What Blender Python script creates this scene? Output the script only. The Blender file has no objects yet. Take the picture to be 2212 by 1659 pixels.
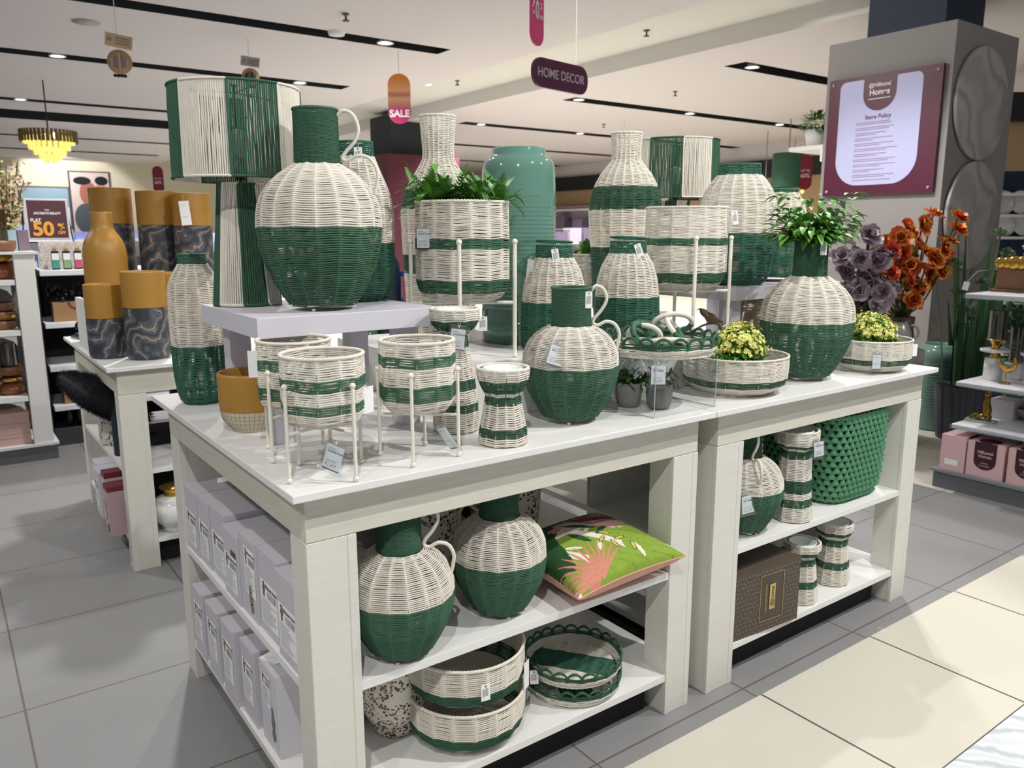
import bpy, math, random
import numpy as np
from mathutils import Vector, Matrix, Euler

S = bpy.context.scene
COL = S.collection
PI = math.pi
rad = math.radians

# ------------------------------------------------------------------ camera
cam = bpy.data.cameras.new('camera')
cam.sensor_fit = 'HORIZONTAL'; cam.sensor_width = 36.0
cam.lens = 36.0 * 1719.1 / 2212.0
cam.clip_start = 0.05; cam.clip_end = 200
cam.dof.use_dof = True; cam.dof.focus_distance = 2.0; cam.dof.aperture_fstop = 6.5
camo = bpy.data.objects.new('camera', cam); COL.objects.link(camo)
camo.location = (-0.478, -1.331, 1.314)
camo.rotation_euler = (rad(90 - 10.82), rad(0.11), rad(-35.94))
S.camera = camo

# ------------------------------------------------------------------ view, world, lights
vs = S.view_settings
vs.view_transform = 'Standard'; vs.look = 'None'; vs.gamma = 1.0; vs.use_curve_mapping = False
vs.exposure = -0.05
cy = S.cycles
cy.max_bounces = 6; cy.diffuse_bounces = 4; cy.glossy_bounces = 3; cy.transmission_bounces = 6
cy.transparent_max_bounces = 12; cy.caustics_reflective = False; cy.caustics_refractive = False
cy.use_adaptive_sampling = True; cy.adaptive_threshold = 0.03; cy.use_denoising = True
cy.sample_clamp_indirect = 4.0; cy.sample_clamp_direct = 0.0
W = bpy.data.worlds.new('world'); S.world = W; W.use_nodes = True
W.node_tree.nodes['Background'].inputs[0].default_value = (0.93, 0.96, 1.0, 1)
W.node_tree.nodes['Background'].inputs[1].default_value = 0.33

def spot(name, loc, target, energy, angle=75, blend=0.25, size=0.022, col=(1, 0.98, 0.955)):
    l = bpy.data.lights.new(name, 'SPOT'); l.energy = energy; l.spot_size = rad(angle); l.spot_blend = blend
    l.shadow_soft_size = size; l.color = col
    o = bpy.data.objects.new(name, l); COL.objects.link(o); o.location = loc
    o.rotation_euler = (Vector(target) - Vector(loc)).to_track_quat('-Z', 'Y').to_euler()
    return o
# ceiling spotlights above and in front of the display tables
NEAR = [((1.45, -1.15, 3.05), (0.7, 0.2, 0.6), 250, 80), ((2.95, -1.15, 3.05), (1.9, 0.2, 0.6), 190, 80),
        ((-0.75, -1.6, 3.05), (0.2, 0.3, 0.6), 190, 80), ((3.3, 0.9, 3.05), (1.5, 0.6, 0.8), 150, 80),
        ((0.9, 2.6, 3.05), (0.6, 0.9, 0.8), 95, 75), ((-1.8, 1.0, 3.05), (0.0, 0.9, 0.4), 120, 75), ((3.2, 3.6, 3.05), (5.6, 2.2, 1.9), 150, 70)]
for i, (a, b, e, an) in enumerate(NEAR):
    spot('spotlight', a, b, e * 0.72, an)
for (x, y, e) in [(2.5, 5.96, 200), (0.83, 8.25, 200), (3.42, 8.4, 200), (0.78, 11.55, 260), (5.25, 8.5, 200), (5.06, 5.45, 200), (0.8, 3.3, 150),
               (7.03, 7.33, 200), (9.28, 7.33, 220), (11.5, 7.33, 200), (6.75, 4.5, 180), (7.22, 10.18, 220), (9.51, 10.28, 220), (4.3, 2.0, 120), (2.6, -3.4, 50),
               (4.6, -1.6, 90), (-1.6, 4.6, 170), (2.5, 13.5, 300), (2.5, 18.5, 500), (6.5, 16, 400), (12, 13, 300), (-1.9, -1.6, 60)]:
    spot('spotlight', (x, y, 3.04), (x, y + 0.01, 0), e * 1.5, 130, 0.6, 0.07)

# ------------------------------------------------------------------ materials
def C(h):
    h = h.lstrip('#'); r = [int(h[i:i + 2], 16) / 255 for i in (0, 2, 4)]
    return tuple(c / 12.92 if c <= 0.04045 else ((c + 0.055) / 1.055) ** 2.4 for c in r) + (1.0,)
def newmat(name):
    m = bpy.data.materials.new(name); m.use_nodes = True
    nt = m.node_tree; return m, nt, nt.nodes['Principled BSDF']
def mat(name, hexc, rough=0.6, metal=0.0, var=0.0, scale=20.0, bump=0.0, bscale=None, spec=0.5, stretch=None, emit=None, estr=0, coat=0):
    m, nt, b = newmat(name)
    b.inputs['Base Color'].default_value = C(hexc); b.inputs['Roughness'].default_value = rough
    b.inputs['Metallic'].default_value = metal; b.inputs['Specular IOR Level'].default_value = spec
    if coat: b.inputs['Coat Weight'].default_value = coat; b.inputs['Coat Roughness'].default_value = 0.05
    if emit: b.inputs['Emission Color'].default_value = C(emit); b.inputs['Emission Strength'].default_value = estr
    if var or bump:
        tc = nt.nodes.new('ShaderNodeTexCoord'); mp = nt.nodes.new('ShaderNodeMapping')
        nt.links.new(tc.outputs['Object'], mp.inputs[0])
        if stretch: mp.inputs['Scale'].default_value = stretch
        nz = nt.nodes.new('ShaderNodeTexNoise'); nz.inputs['Scale'].default_value = scale; nz.inputs['Detail'].default_value = 5
        nt.links.new(mp.outputs[0], nz.inputs['Vector'])
        if var:
            mx = nt.nodes.new('ShaderNodeMix'); mx.data_type = 'RGBA'
            c = C(hexc); k = 1 - var
            mx.inputs[6].default_value = (c[0] * k, c[1] * k, c[2] * k, 1); mx.inputs[7].default_value = tuple(min(1, q * (1 + var * .6)) for q in c[:3]) + (1,)
            nt.links.new(nz.outputs['Fac'], mx.inputs[0]); nt.links.new(mx.outputs[2], b.inputs['Base Color'])
        if bump:
            bp = nt.nodes.new('ShaderNodeBump'); bp.inputs['Strength'].default_value = bump; bp.inputs['Distance'].default_value = 0.002
            if bscale:
                n2 = nt.nodes.new('ShaderNodeTexNoise'); n2.inputs['Scale'].default_value = bscale; n2.inputs['Detail'].default_value = 3
                nt.links.new(mp.outputs[0], n2.inputs['Vector']); nt.links.new(n2.outputs['Fac'], bp.inputs['Height'])
            else: nt.links.new(nz.outputs['Fac'], bp.inputs['Height'])
            nt.links.new(bp.outputs[0], b.inputs['Normal'])
    return m
def ramp(nt, src, stops):
    r = nt.nodes.new('ShaderNodeValToRGB'); e = r.color_ramp.elements
    while len(e) > 1: e.remove(e[0])
    e[0].position = stops[0][0]; e[0].color = C(stops[0][1])
    for p, c in stops[1:]: q = e.new(p); q.color = C(c)
    nt.links.new(src, r.inputs[0]); return r
def swirl_mat(name, base, stops, scale=5.0, dist=4.0, rough=0.35, wave=True, detail=3):
    m, nt, b = newmat(name); b.inputs['Roughness'].default_value = rough
    tc = nt.nodes.new('ShaderNodeTexCoord'); w = nt.nodes.new('ShaderNodeTexWave')
    w.inputs['Scale'].default_value = scale; w.inputs['Distortion'].default_value = dist; w.inputs['Detail'].default_value = detail; w.inputs['Detail Scale'].default_value = 1.2
    w.bands_direction = 'DIAGONAL'
    nt.links.new(tc.outputs['Object'], w.inputs['Vector'])
    r = ramp(nt, w.outputs['Color'], stops); nt.links.new(r.outputs[0], b.inputs['Base Color'])
    return m
def floral_mat(name, base, dark, mid):
    m, nt, b = newmat(name); b.inputs['Roughness'].default_value = 0.25
    tc = nt.nodes.new('ShaderNodeTexCoord')
    v = nt.nodes.new('ShaderNodeTexVoronoi'); v.inputs['Scale'].default_value = 115
    nz = nt.nodes.new('ShaderNodeTexNoise'); nz.inputs['Scale'].default_value = 16; nz.inputs['Detail'].default_value = 1
    n3 = nt.nodes.new('ShaderNodeTexNoise'); n3.inputs['Scale'].default_value = 24
    for q in (v, nz, n3): nt.links.new(tc.outputs['Object'], q.inputs['Vector'])
    # thin winding stems where the noise crosses its middle
    a = nt.nodes.new('ShaderNodeMath'); a.operation = 'SUBTRACT'; a.inputs[1].default_value = 0.5; nt.links.new(nz.outputs['Fac'], a.inputs[0])
    ab = nt.nodes.new('ShaderNodeMath'); ab.operation = 'ABSOLUTE'; nt.links.new(a.outputs[0], ab.inputs[0])
    st = nt.nodes.new('ShaderNodeMath'); st.operation = 'LESS_THAN'; st.inputs[1].default_value = 0.006; nt.links.new(ab.outputs[0], st.inputs[0])
    near = nt.nodes.new('ShaderNodeMath'); near.operation = 'LESS_THAN'; near.inputs[1].default_value = 0.12; nt.links.new(ab.outputs[0], near.inputs[0])
    lf = nt.nodes.new('ShaderNodeMath'); lf.operation = 'LESS_THAN'; lf.inputs[1].default_value = 0.42; nt.links.new(v.outputs['Distance'], lf.inputs[0])
    le = nt.nodes.new('ShaderNodeMath'); le.operation = 'MULTIPLY'; nt.links.new(near.outputs[0], le.inputs[0]); nt.links.new(lf.outputs[0], le.inputs[1])
    mxm = nt.nodes.new('ShaderNodeMath'); mxm.operation = 'MAXIMUM'; nt.links.new(st.outputs[0], mxm.inputs[0]); nt.links.new(le.outputs[0], mxm.inputs[1])
    lc = ramp(nt, n3.outputs['Fac'], [(0.45, dark), (0.55, mid)])
    mx = nt.nodes.new('ShaderNodeMix'); mx.data_type = 'RGBA'; mx.inputs[6].default_value = C(base)
    nt.links.new(mxm.outputs[0], mx.inputs[0]); nt.links.new(lc.outputs[0], mx.inputs[7]); nt.links.new(mx.outputs[2], b.inputs['Base Color'])
    return m
def tile_mat(name, hexc, grout, ox, px, oy, py, gw, var=0.1, rough=0.45):
    m, nt, b = newmat(name); b.inputs['Roughness'].default_value = rough
    tc = nt.nodes.new('ShaderNodeTexCoord'); sp = nt.nodes.new('ShaderNodeSeparateXYZ'); nt.links.new(tc.outputs['Object'], sp.inputs[0])
    def M(op, a, bb=None):
        n = nt.nodes.new('ShaderNodeMath'); n.operation = op
        for i, s in enumerate((a, bb)):
            if s is None: continue
            if isinstance(s, (int, float)): n.inputs[i].default_value = s
            else: nt.links.new(s, n.inputs[i])
        return n.outputs[0]
    g = None
    for ax, o, p in ((0, ox, px), (1, oy, py)):
        f = M('FRACT', M('DIVIDE', M('SUBTRACT', sp.outputs[ax], o - gw / 2 - 50 * p), p))
        l = M('LESS_THAN', f, gw / p); g = l if g is None else M('MAXIMUM', g, l)
    n1 = nt.nodes.new('ShaderNodeTexNoise'); n1.inputs['Scale'].default_value = 3.5; n1.inputs['Detail'].default_value = 8; nt.links.new(tc.outputs['Object'], n1.inputs['Vector'])
    n2 = nt.nodes.new('ShaderNodeTexNoise'); n2.inputs['Scale'].default_value = 140; n2.inputs['Detail'].default_value = 2; nt.links.new(tc.outputs['Object'], n2.inputs['Vector'])
    c = C(hexc); k = 1 - var
    mx = nt.nodes.new('ShaderNodeMix'); mx.data_type = 'RGBA'; mx.inputs[6].default_value = (c[0] * k, c[1] * k, c[2] * k, 1); mx.inputs[7].default_value = tuple(min(1, q * (1 + var)) for q in c[:3]) + (1,)
    nt.links.new(M('ADD', M('MULTIPLY', n1.outputs['Fac'], 0.75), M('MULTIPLY', n2.outputs['Fac'], 0.25)), mx.inputs[0])
    m2 = nt.nodes.new('ShaderNodeMix'); m2.data_type = 'RGBA'; m2.inputs[7].default_value = C(grout)
    nt.links.new(g, m2.inputs[0]); nt.links.new(mx.outputs[2], m2.inputs[6]); nt.links.new(m2.outputs[2], b.inputs['Base Color'])
    return m
def glass_mat(name, tint='#ffffff', alpha=0.12, rough=0.02):
    m, nt, b = newmat(name)
    out = nt.nodes['Material Output']; tr = nt.nodes.new('ShaderNodeBsdfTransparent'); gl = nt.nodes.new('ShaderNodeBsdfGlossy')
    tr.inputs[0].default_value = C(tint); gl.inputs['Roughness'].default_value = rough; gl.inputs[0].default_value = (0.9, 0.9, 0.9, 1)
    fr = nt.nodes.new('ShaderNodeLayerWeight'); fr.inputs['Blend'].default_value = 0.25
    pw = nt.nodes.new('ShaderNodeMath'); pw.operation = 'POWER'; pw.inputs[1].default_value = 3.0; nt.links.new(fr.outputs['Facing'], pw.inputs[0])
    ad = nt.nodes.new('ShaderNodeMath'); ad.operation = 'ADD'; ad.inputs[1].default_value = alpha; ad.use_clamp = True; nt.links.new(pw.outputs[0], ad.inputs[0])
    mx = nt.nodes.new('ShaderNodeMixShader'); nt.links.new(ad.outputs[0], mx.inputs[0]); nt.links.new(tr.outputs[0], mx.inputs[1]); nt.links.new(gl.outputs[0], mx.inputs[2])
    nt.nodes.remove(b); nt.links.new(mx.outputs[0], out.inputs[0]); return m

cream = mat('cream_rope', '#dcd6ca', 0.8, var=0.10, scale=60, bump=0.3, bscale=700, spec=0.2)
green = mat('green_rope', '#385b47', 0.75, var=0.15, scale=60, bump=0.3, bscale=700, spec=0.25)
dgreen = mat('deep_green_rope', '#30614e', 0.6, var=0.15, scale=60, bump=0.2, bscale=700, spec=0.4)
mgreen = mat('mid_green_rope', '#41664f', 0.7, var=0.12, scale=60, bump=0.3, bscale=700, spec=0.3)
ivory = mat('ivory_paint', '#e6e1d4', 0.4)
white = mat('white_paint', '#e8e8e4', 0.5)
tablew = mat('whitewashed_wood', '#d6d4cb', 0.5, var=0.07, scale=6, stretch=(1, 1, 12), bump=0.15, bscale=14)
tabletopm = mat('white_table_top', '#e2e2df', 0.35, var=0.03, scale=5)
tableside = mat('whitewashed_wood_grain', '#cfccbe', 0.5, var=0.16, scale=9, stretch=(1.5, 1.5, 16))
lav = mat('lavender_white_laminate', '#cfcdd6', 0.45)
lavbox = mat('lavender_card', '#c3c0c8', 0.7, var=0.04, scale=8)
paper = mat('white_label', '#eeeeee', 0.5)
ink = mat('print_ink', '#4a4a4e', 0.6)
inkl = mat('faint_print_ink', '#9a9a9e', 0.6)
inkm = mat('maroon_print', '#6a2838', 0.6)
clear = glass_mat('clear_sleeve', '#f4f8fa', 0.10, 0.15)
acryl = glass_mat('clear_acrylic', '#fafbfb', 0.015, 0.02)
acryle = mat('acrylic_edge', '#b9bdb6', 0.15)
ochre = mat('ochre_wood', '#a67a30', 0.42, var=0.10, scale=7)
ochrei = mat('ochre_inside', '#8a5a22', 0.6)
marb = swirl_mat('grey_marbled_glaze', '#3d444d', [(0.0, '#2f343b'), (0.55, '#4b525c'), (0.78, '#5b5a5c'), (0.86, '#3d444d'), (0.945, '#4b4b4e'), (0.96, '#a08d78'), (0.985, '#b5a58f'), (1.0, '#55504c')], 4.5, 26.0, 0.4, detail=3.5)
teal = mat('teal_glaze', '#5a8274', 0.08, var=0.12, scale=9, coat=0.6)
gold = mat('gold_metal', '#c9a04a', 0.18, metal=1.0)
copper = mat('copper_wood', '#8a5238', 0.3, var=0.2, scale=12, metal=0.3)
brownw = mat('brown_wood', '#7b5236', 0.45, var=0.2, scale=10, stretch=(1, 1, 6))
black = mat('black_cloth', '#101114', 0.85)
blackp = mat('black_plastic', '#0c0c0d', 0.35)
navy = mat('navy_fabric', '#1c2631', 0.7, var=0.2, scale=30)
kraft = mat('kraft_card', '#a07b53', 0.8)
pinkc = mat('pink_card', '#d8b4b6', 0.65, var=0.03, scale=30)
maroon = mat('maroon_print_panel', '#4f1428', 0.5)
plum = mat('plum_sign', '#5a2848', 0.35)
leafm = mat('leaf_green', '#629639', 0.45, var=0.25, scale=25)
leafd = mat('dark_leaf', '#2f5b2c', 0.5, var=0.25, scale=25)
leafy = mat('yellow_green_leaf', '#7fa23a', 0.5, var=0.2, scale=30)
yellow = mat('yellow_blossom', '#e2e184', 0.5, var=0.12, scale=40)
stemm = mat('green_stem', '#4a6b2e', 0.6)
concrete = mat('grey_ribbed_cement', '#8b8986', 0.8, var=0.12, scale=50, stretch=(4, 4, 0.3), bump=0.4)
marble = swirl_mat('white_marble', '#eeeeee', [(0.0, '#c9c9c9'), (0.12, '#e6e6e6'), (0.6, '#f0f0f0'), (1.0, '#dadada')], 3.0, 8.0, 0.15, detail=4)
floral = floral_mat('floral_glaze', '#e2dccf', '#3a3f2e', '#7d5648')
greyp = mat('grey_plinth', '#62666a', 0.5)
shelfw = mat('white_shelf_metal', '#e4e4e8', 0.4)

# ------------------------------------------------------------------ mesh builder
class MB:
    def __init__(s): s.V = []; s.n = 0; s.F = []
    def add(s, v, f, m=0, sm=True):
        v = np.asarray(v, float).reshape(-1, 3); f = np.asarray(f, int)
        if len(f) == 0: return s
        s.V.append(v); s.F.append((f + s.n, np.broadcast_to(np.asarray(m), (len(f),)).copy(), sm)); s.n += len(v); return s
    def box(s, x0, x1, y0, y1, z0, z1, m=0, M=None):
        v = np.array([(x, y, z) for x in (x0, x1) for y in (y0, y1) for z in (z0, z1)], float)
        if M is not None: v = np.array([tuple(M @ Vector(p)) for p in v])
        return s.add(v, [(0, 1, 3, 2), (4, 6, 7, 5), (0, 4, 5, 1), (2, 3, 7, 6), (0, 2, 6, 4), (1, 5, 7, 3)], m, False)
    def grid(s, P, cu=False, cv=False, m=0, sm=True, flip=False):
        P = np.asarray(P, float); a, b = P.shape[:2]
        i = np.arange(a if cu else a - 1); j = np.arange(b if cv else b - 1)
        I, J = np.meshgrid(i, j, indexing='ij'); I2 = (I + 1) % a; J2 = (J + 1) % b
        f = np.stack([I * b + J, I * b + J2, I2 * b + J2, I2 * b + J], -1).reshape(-1, 4)
        if flip: f = f[:, ::-1]
        mm = m if np.ndim(m) == 0 else np.repeat(np.asarray(m)[:len(i)], len(j))
        return s.add(P.reshape(-1, 3), f, mm, sm)
    def lathe(s, prof, n=40, m=0, c=(0, 0, 0), sx=1, sy=1, sm=True):
        p = np.asarray(prof, float); t = np.linspace(0, 2 * PI, n, endpoint=False)
        P = np.zeros((len(p), n, 3)); P[:, :, 0] = p[:, 1:2] * np.cos(t) * sx + c[0]; P[:, :, 1] = p[:, 1:2] * np.sin(t) * sy + c[1]; P[:, :, 2] = p[:, 0:1] + c[2]
        return s.grid(P, False, True, m, sm)
    def tube(s, path, r=0.003, k=6, m=0, closed=False, caps=True):
        p = np.asarray(path, float); n = len(p); r = np.broadcast_to(np.asarray(r, float), (n,))
        T = np.zeros_like(p)
        if closed: T = np.roll(p, -1, 0) - np.roll(p, 1, 0)
        else: T[1:-1] = p[2:] - p[:-2]; T[0] = p[1] - p[0]; T[-1] = p[-1] - p[-2]
        T /= np.maximum(np.linalg.norm(T, axis=1, keepdims=True), 1e-9)
        a = np.array([0, 0, 1.]) if abs(T[0][2]) < 0.9 else np.array([1., 0, 0])
        N = np.zeros_like(p); x = np.cross(T[0], a); x /= np.linalg.norm(x); N[0] = x
        for i in range(1, n):
            x = N[i - 1] - T[i] * np.dot(N[i - 1], T[i]); l = np.linalg.norm(x); N[i] = x / l if l > 1e-6 else N[i - 1]
        B = np.cross(T, N); th = np.linspace(0, 2 * PI, k, endpoint=False)
        P = p[:, None] + r[:, None, None] * (N[:, None] * np.cos(th)[None, :, None] + B[:, None] * np.sin(th)[None, :, None])
        s.grid(P, closed, True, m)
        if caps and not closed:
            s.add(P[0], [tuple(range(k))][::1], m, False); s.add(P[-1], [tuple(range(k))[::-1]], m, False)
        return s
    def poly(s, pts, m=0):  # one flat n-gon
        return s.add(pts, [tuple(range(len(pts)))], m, False)
    def prism(s, pts2, h0, h1, M, m=0, m2=None):  # outline in local xy, extruded along local z, placed by matrix M
        n = len(pts2); a = [tuple(M @ Vector((x, y, h0))) for x, y in pts2]; b = [tuple(M @ Vector((x, y, h1))) for x, y in pts2]
        s.add(b, [tuple(range(n))], m, False); s.add(a, [tuple(range(n))[::-1]], m if m2 is None else m2, False)
        s.add(a + b, [(i, (i + 1) % n, n + (i + 1) % n, n + i) for i in range(n)], m if m2 is None else m2, False); return s
    def build(s, name, mats, parent=None, loc=None, rz=0, rot=None, bevel=0, bseg=2, sub=0, solid=0):
        me = bpy.data.meshes.new(name)
        V = np.concatenate(s.V) if s.V else np.zeros((0, 3))
        me.vertices.add(len(V)); me.vertices.foreach_set('co', V.astype(np.float32).ravel())
        tot = np.concatenate([np.full(len(f), f.shape[1]) for f, _, _ in s.F]); idx = np.concatenate([f.ravel() for f, _, _ in s.F])
        me.loops.add(len(idx)); me.loops.foreach_set('vertex_index', idx.astype(np.int32))
        me.polygons.add(len(tot)); st = np.concatenate([[0], np.cumsum(tot)[:-1]])
        me.polygons.foreach_set('loop_start', st.astype(np.int32)); me.polygons.foreach_set('loop_total', tot.astype(np.int32))
        me.polygons.foreach_set('material_index', np.concatenate([m for _, m, _ in s.F]).astype(np.int32))
        me.polygons.foreach_set('use_smooth', np.concatenate([np.full(len(f), sm) for f, _, sm in s.F]))
        for q in (mats if isinstance(mats, (list, tuple)) else [mats]): me.materials.append(q)
        me.update(); me.validate()
        o = bpy.data.objects.new(name, me); COL.objects.link(o)
        if parent is not None: o.parent = parent
        if loc is not None: o.location = loc
        if rot is not None: o.rotation_euler = rot
        elif rz: o.rotation_euler = (0, 0, rz)
        if solid: md = o.modifiers.new('solid', 'SOLIDIFY'); md.thickness = solid; md.offset = 0
        if bevel:
            md = o.modifiers.new('bevel', 'BEVEL'); md.width = bevel; md.segments = bseg; md.limit_method = 'ANGLE'; md.angle_limit = rad(40)
        if sub: md = o.modifiers.new('sub', 'SUBSURF'); md.levels = sub; md.render_levels = sub
        return o

def T(o, label, cat, group=None, kind=None):
    o['label'] = label; o['category'] = cat
    if group: o['group'] = group
    if kind: o['kind'] = kind
    return o
def E(name, label, cat, loc, rz=0, group=None, rot=None):
    o = bpy.data.objects.new(name, None); COL.objects.link(o); o.location = loc
    o.rotation_euler = rot if rot is not None else (0, 0, rz); o.empty_display_size = 0.05
    return T(o, label, cat, group)
def struct(mb, name, mats, **k):
    o = mb.build(name, mats, **k); o['kind'] = 'structure'; return o
def dup(o, loc, rz=None, label=None, group=None, scale=None):
    r = o.copy(); COL.objects.link(r); r.location = loc
    if rz is not None: r.rotation_euler = (0, 0, rz)
    if scale: r.scale = (scale,) * 3 if isinstance(scale, (int, float)) else scale
    if label: r['label'] = label
    if group: r['group'] = group
    for ch in list(o.children):
        c = ch.copy(); COL.objects.link(c); c.parent = r
        for g in list(ch.children):
            d = g.copy(); COL.objects.link(d); d.parent = c
    return r
def text(body, size, m, parent, loc, rot, name='lettering', ext=0.0005, ax='CENTER', sx=1.0, bold=0.0):
    cu = bpy.data.curves.new(name, 'FONT'); cu.body = body; cu.size = size; cu.extrude = ext; cu.align_x = ax; cu.align_y = 'CENTER'; cu.offset = bold
    t = bpy.data.objects.new('tmp', cu); COL.objects.link(t)
    dg = bpy.context.evaluated_depsgraph_get(); me = bpy.data.meshes.new_from_object(t.evaluated_get(dg))
    bpy.data.objects.remove(t); bpy.data.curves.remove(cu); me.materials.clear(); me.materials.append(m)
    o = bpy.data.objects.new(name, me); COL.objects.link(o); o.parent = parent; o.location = loc; o.rotation_euler = rot; o.scale = (sx, 1, 1)
    return o
def circ(n, r, z=0, cx=0, cy=0, a0=0, a1=2 * PI, end=False):
    t = np.linspace(a0, a1, n, endpoint=end); return np.stack([cx + r * np.cos(t), cy + r * np.sin(t), np.full(n, z)], 1)
def smooth(pts, n=24):
    p = np.asarray(pts, float); q = np.vstack([2 * p[0] - p[1], p, 2 * p[-1] - p[-2]]); out = []
    for i in range(1, len(q) - 2):
        for t in np.linspace(0, 1, max(2, n // (len(p) - 1)), endpoint=False):
            a, b, c, d = q[i - 1], q[i], q[i + 1], q[i + 2]
            out.append(0.5 * ((2 * b) + (c - a) * t + (2 * a - 5 * b + 4 * c - d) * t * t + (3 * b - a - 3 * c + d) * t ** 3))
    out.append(p[-1]); return np.array(out)
rng = np.random.default_rng(7)

# woven rope shell: every row is a real cord that runs straight from rib to rib and bulges where it wraps the rib
def weave(prof, bands, n, cr, pitch=None, facet=0.5, slant=0.5, ribs=1, knot=0.45, per=5, sides=5, ribm=None, jit=0.10, wig=0.0):
    prof = np.asarray(prof, float); z = prof[:, 0]; r = prof[:, 1]
    s = np.concatenate([[0], np.cumsum(np.hypot(np.diff(z), np.diff(r)))])
    pitch = pitch or cr * 2.65; k = max(2, int(round(s[-1] / pitch)))
    ss = (np.arange(k) + 0.5) * s[-1] / k
    zz = np.interp(ss, s, z); rr = np.interp(ss, s, r)
    M = n * per; th = np.arange(M) * 2 * PI / M; u = (np.arange(M) % per) / per
    sector = np.arange(M) // per
    poly = np.cos(PI / n) / np.cos((u - 0.5) * 2 * PI / n) if facet else 1.0
    poly = 1 + (poly - 1) * facet if facet else np.ones(M)
    d = np.minimum(u, 1 - u) * per  # steps from a rib
    near = np.where(d < 0.5, 1.0, np.where(d < 1.5, 0.15, 0.0))
    sl = np.where(sector % 2 == 0, 1, -1) * (np.abs(u - 0.0) - 0.5) * slant * pitch
    P = np.zeros((k, M, sides, 3)); ph = np.linspace(0, 2 * PI, sides, endpoint=False)
    jr = rng.normal(0, jit * cr, (k, n)); jz = rng.normal(0, jit * pitch * 0.8, (k, n))
    mid = np.clip(np.sin(u * PI), 0, 1)
    R = rr[:, None] * poly[None] + near[None] * cr * 0.5 + jr[:, sector] * mid[None]
    Z = zz[:, None] + sl[None] * np.minimum(1, rr[:, None] / (0.03)) + jz[:, sector] * mid[None]
    Rc = cr * (1 + knot * near)[None, :] * np.ones((k, 1))
    X = R[:, :, None] + Rc[:, :, None] * np.cos(ph); P[..., 2] = Z[:, :, None] + Rc[:, :, None] * np.sin(ph)
    P[..., 0] = X * np.cos(th)[None, :, None]; P[..., 1] = X * np.sin(th)[None, :, None]
    mb = MB()
    def isg(zv): return any(a <= zv <= b for a, b in bands)
    for i in range(k): mb.grid(P[i], True, True, 1 if isg(zz[i]) else 0)
    if ribs:
        rs = np.linspace(0, s[-1], max(6, int(s[-1] / 0.012))); rz_ = np.interp(rs, s, z); rr_ = np.interp(rs, s, r)
        for q in range(n):
            a = q * 2 * PI / n
            off = cr * 0.9
            path = np.stack([(rr_ + off) * math.cos(a), (rr_ + off) * math.sin(a), rz_], 1)
            # cut the rib where the rope colour changes
            cols = [1 if isg(v) else 0 for v in rz_]
            i0 = 0
            for i in range(1, len(path) + 1):
                if i == len(path) or cols[i] != cols[i0]:
                    seg = path[i0:min(i + 1, len(path))]
                    if len(seg) > 1: mb.tube(seg, cr * 0.75 * ribs, 5, cols[i0] if ribm is None else ribm, caps=False)
                    i0 = i
    return mb
def rope_ring(r, z, cr, turns, cx=0, cy=0, m=0, tw=0.18, n=None):  # a cord-wrapped ring with visible turns
    n = n or int(min(360, turns * 4)); t = np.linspace(0, 2 * PI, n, endpoint=False)
    rr = cr * (1 + tw * np.sin(t * turns))
    return MB().tube(np.stack([cx + r * np.cos(t), cy + r * np.sin(t), np.full(n, z)], 1), rr, 7, m, closed=True)
def wrapped(path, cr, turns, m=0, k=7, mb=None):
    p = smooth(path, 120); n = len(p); rr = cr * (1 + 0.13 * np.sin(np.linspace(0, turns * 2 * PI, n)))
    return (mb or MB()).tube(p, rr, k, m)
# ------------------------------------------------------------------ room shell
H = 3.1
m_floor = tile_mat('grey_floor_tile', '#858585', '#5d5a58', 0.17, 0.57, 1.104, 0.557, 0.006, 0.10, 0.5)
m_cream = tile_mat('cream_floor_tile', '#cdc9bb', '#55504e', 0.19, 0.57, -0.53, 5.0, 0.007, 0.05, 0.42)
m_cream2 = tile_mat('cream_floor_tile_aisle', '#d5d0c2', '#8a8580', 0.19, 0.57, 0.547, 0.557, 0.006, 0.05, 0.4)
m_mfloor = swirl_mat('pale_marble_floor', '#d0d4d6', [(0, '#b9bfc2'), (0.5, '#dfe3e5'), (1, '#cfd4d7')], 6, 6, 0.25)
m_ceil = mat('ceiling_paint', '#d3ced0', 0.9)
m_slot = mat('ceiling_slot_black', '#23282b', 0.8)
m_wall = mat('cream_wall_paint', '#d9d3bd', 0.8)
m_fascia = mat('black_fascia', '#15171b', 0.6)
m_tan = mat('tan_wood_wall', '#b99c78', 0.6, var=0.08, scale=3, stretch=(1, 1, 4))
m_grey = mat('column_grey_paint', '#95918f', 0.7)
m_nvy = mat('navy_paint', '#1d2a42', 0.6)
mb = MB()
mb.add([(-9, -0.06, 0), (3.62, -0.06, 0), (3.62, 22, 0), (-9, 22, 0)], [(0, 1, 2, 3)], 0, False)
mb.add([(3.62, -0.06, 0), (14, -0.06, 0), (14, 0.5, 0), (3.62, 0.5, 0)], [(0, 1, 2, 3)], 0, False)
mb.add([(3.62, 0.5, 0), (14, 0.5, 0), (14, 22, 0), (3.62, 22, 0)], [(0, 1, 2, 3)], 2, False)
mb.add([(-9, -0.53, 0), (14, -0.53, 0), (14, -0.06, 0), (-9, -0.06, 0)], [(0, 1, 2, 3)], 1, False)
mb.add([(-9, -6, 0), (14, -6, 0), (14, -0.53, 0), (-9, -0.53, 0)], [(0, 1, 2, 3)], 3, False)
struct(mb, 'floor', [m_floor, m_cream, m_cream2, m_mfloor])
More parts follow.
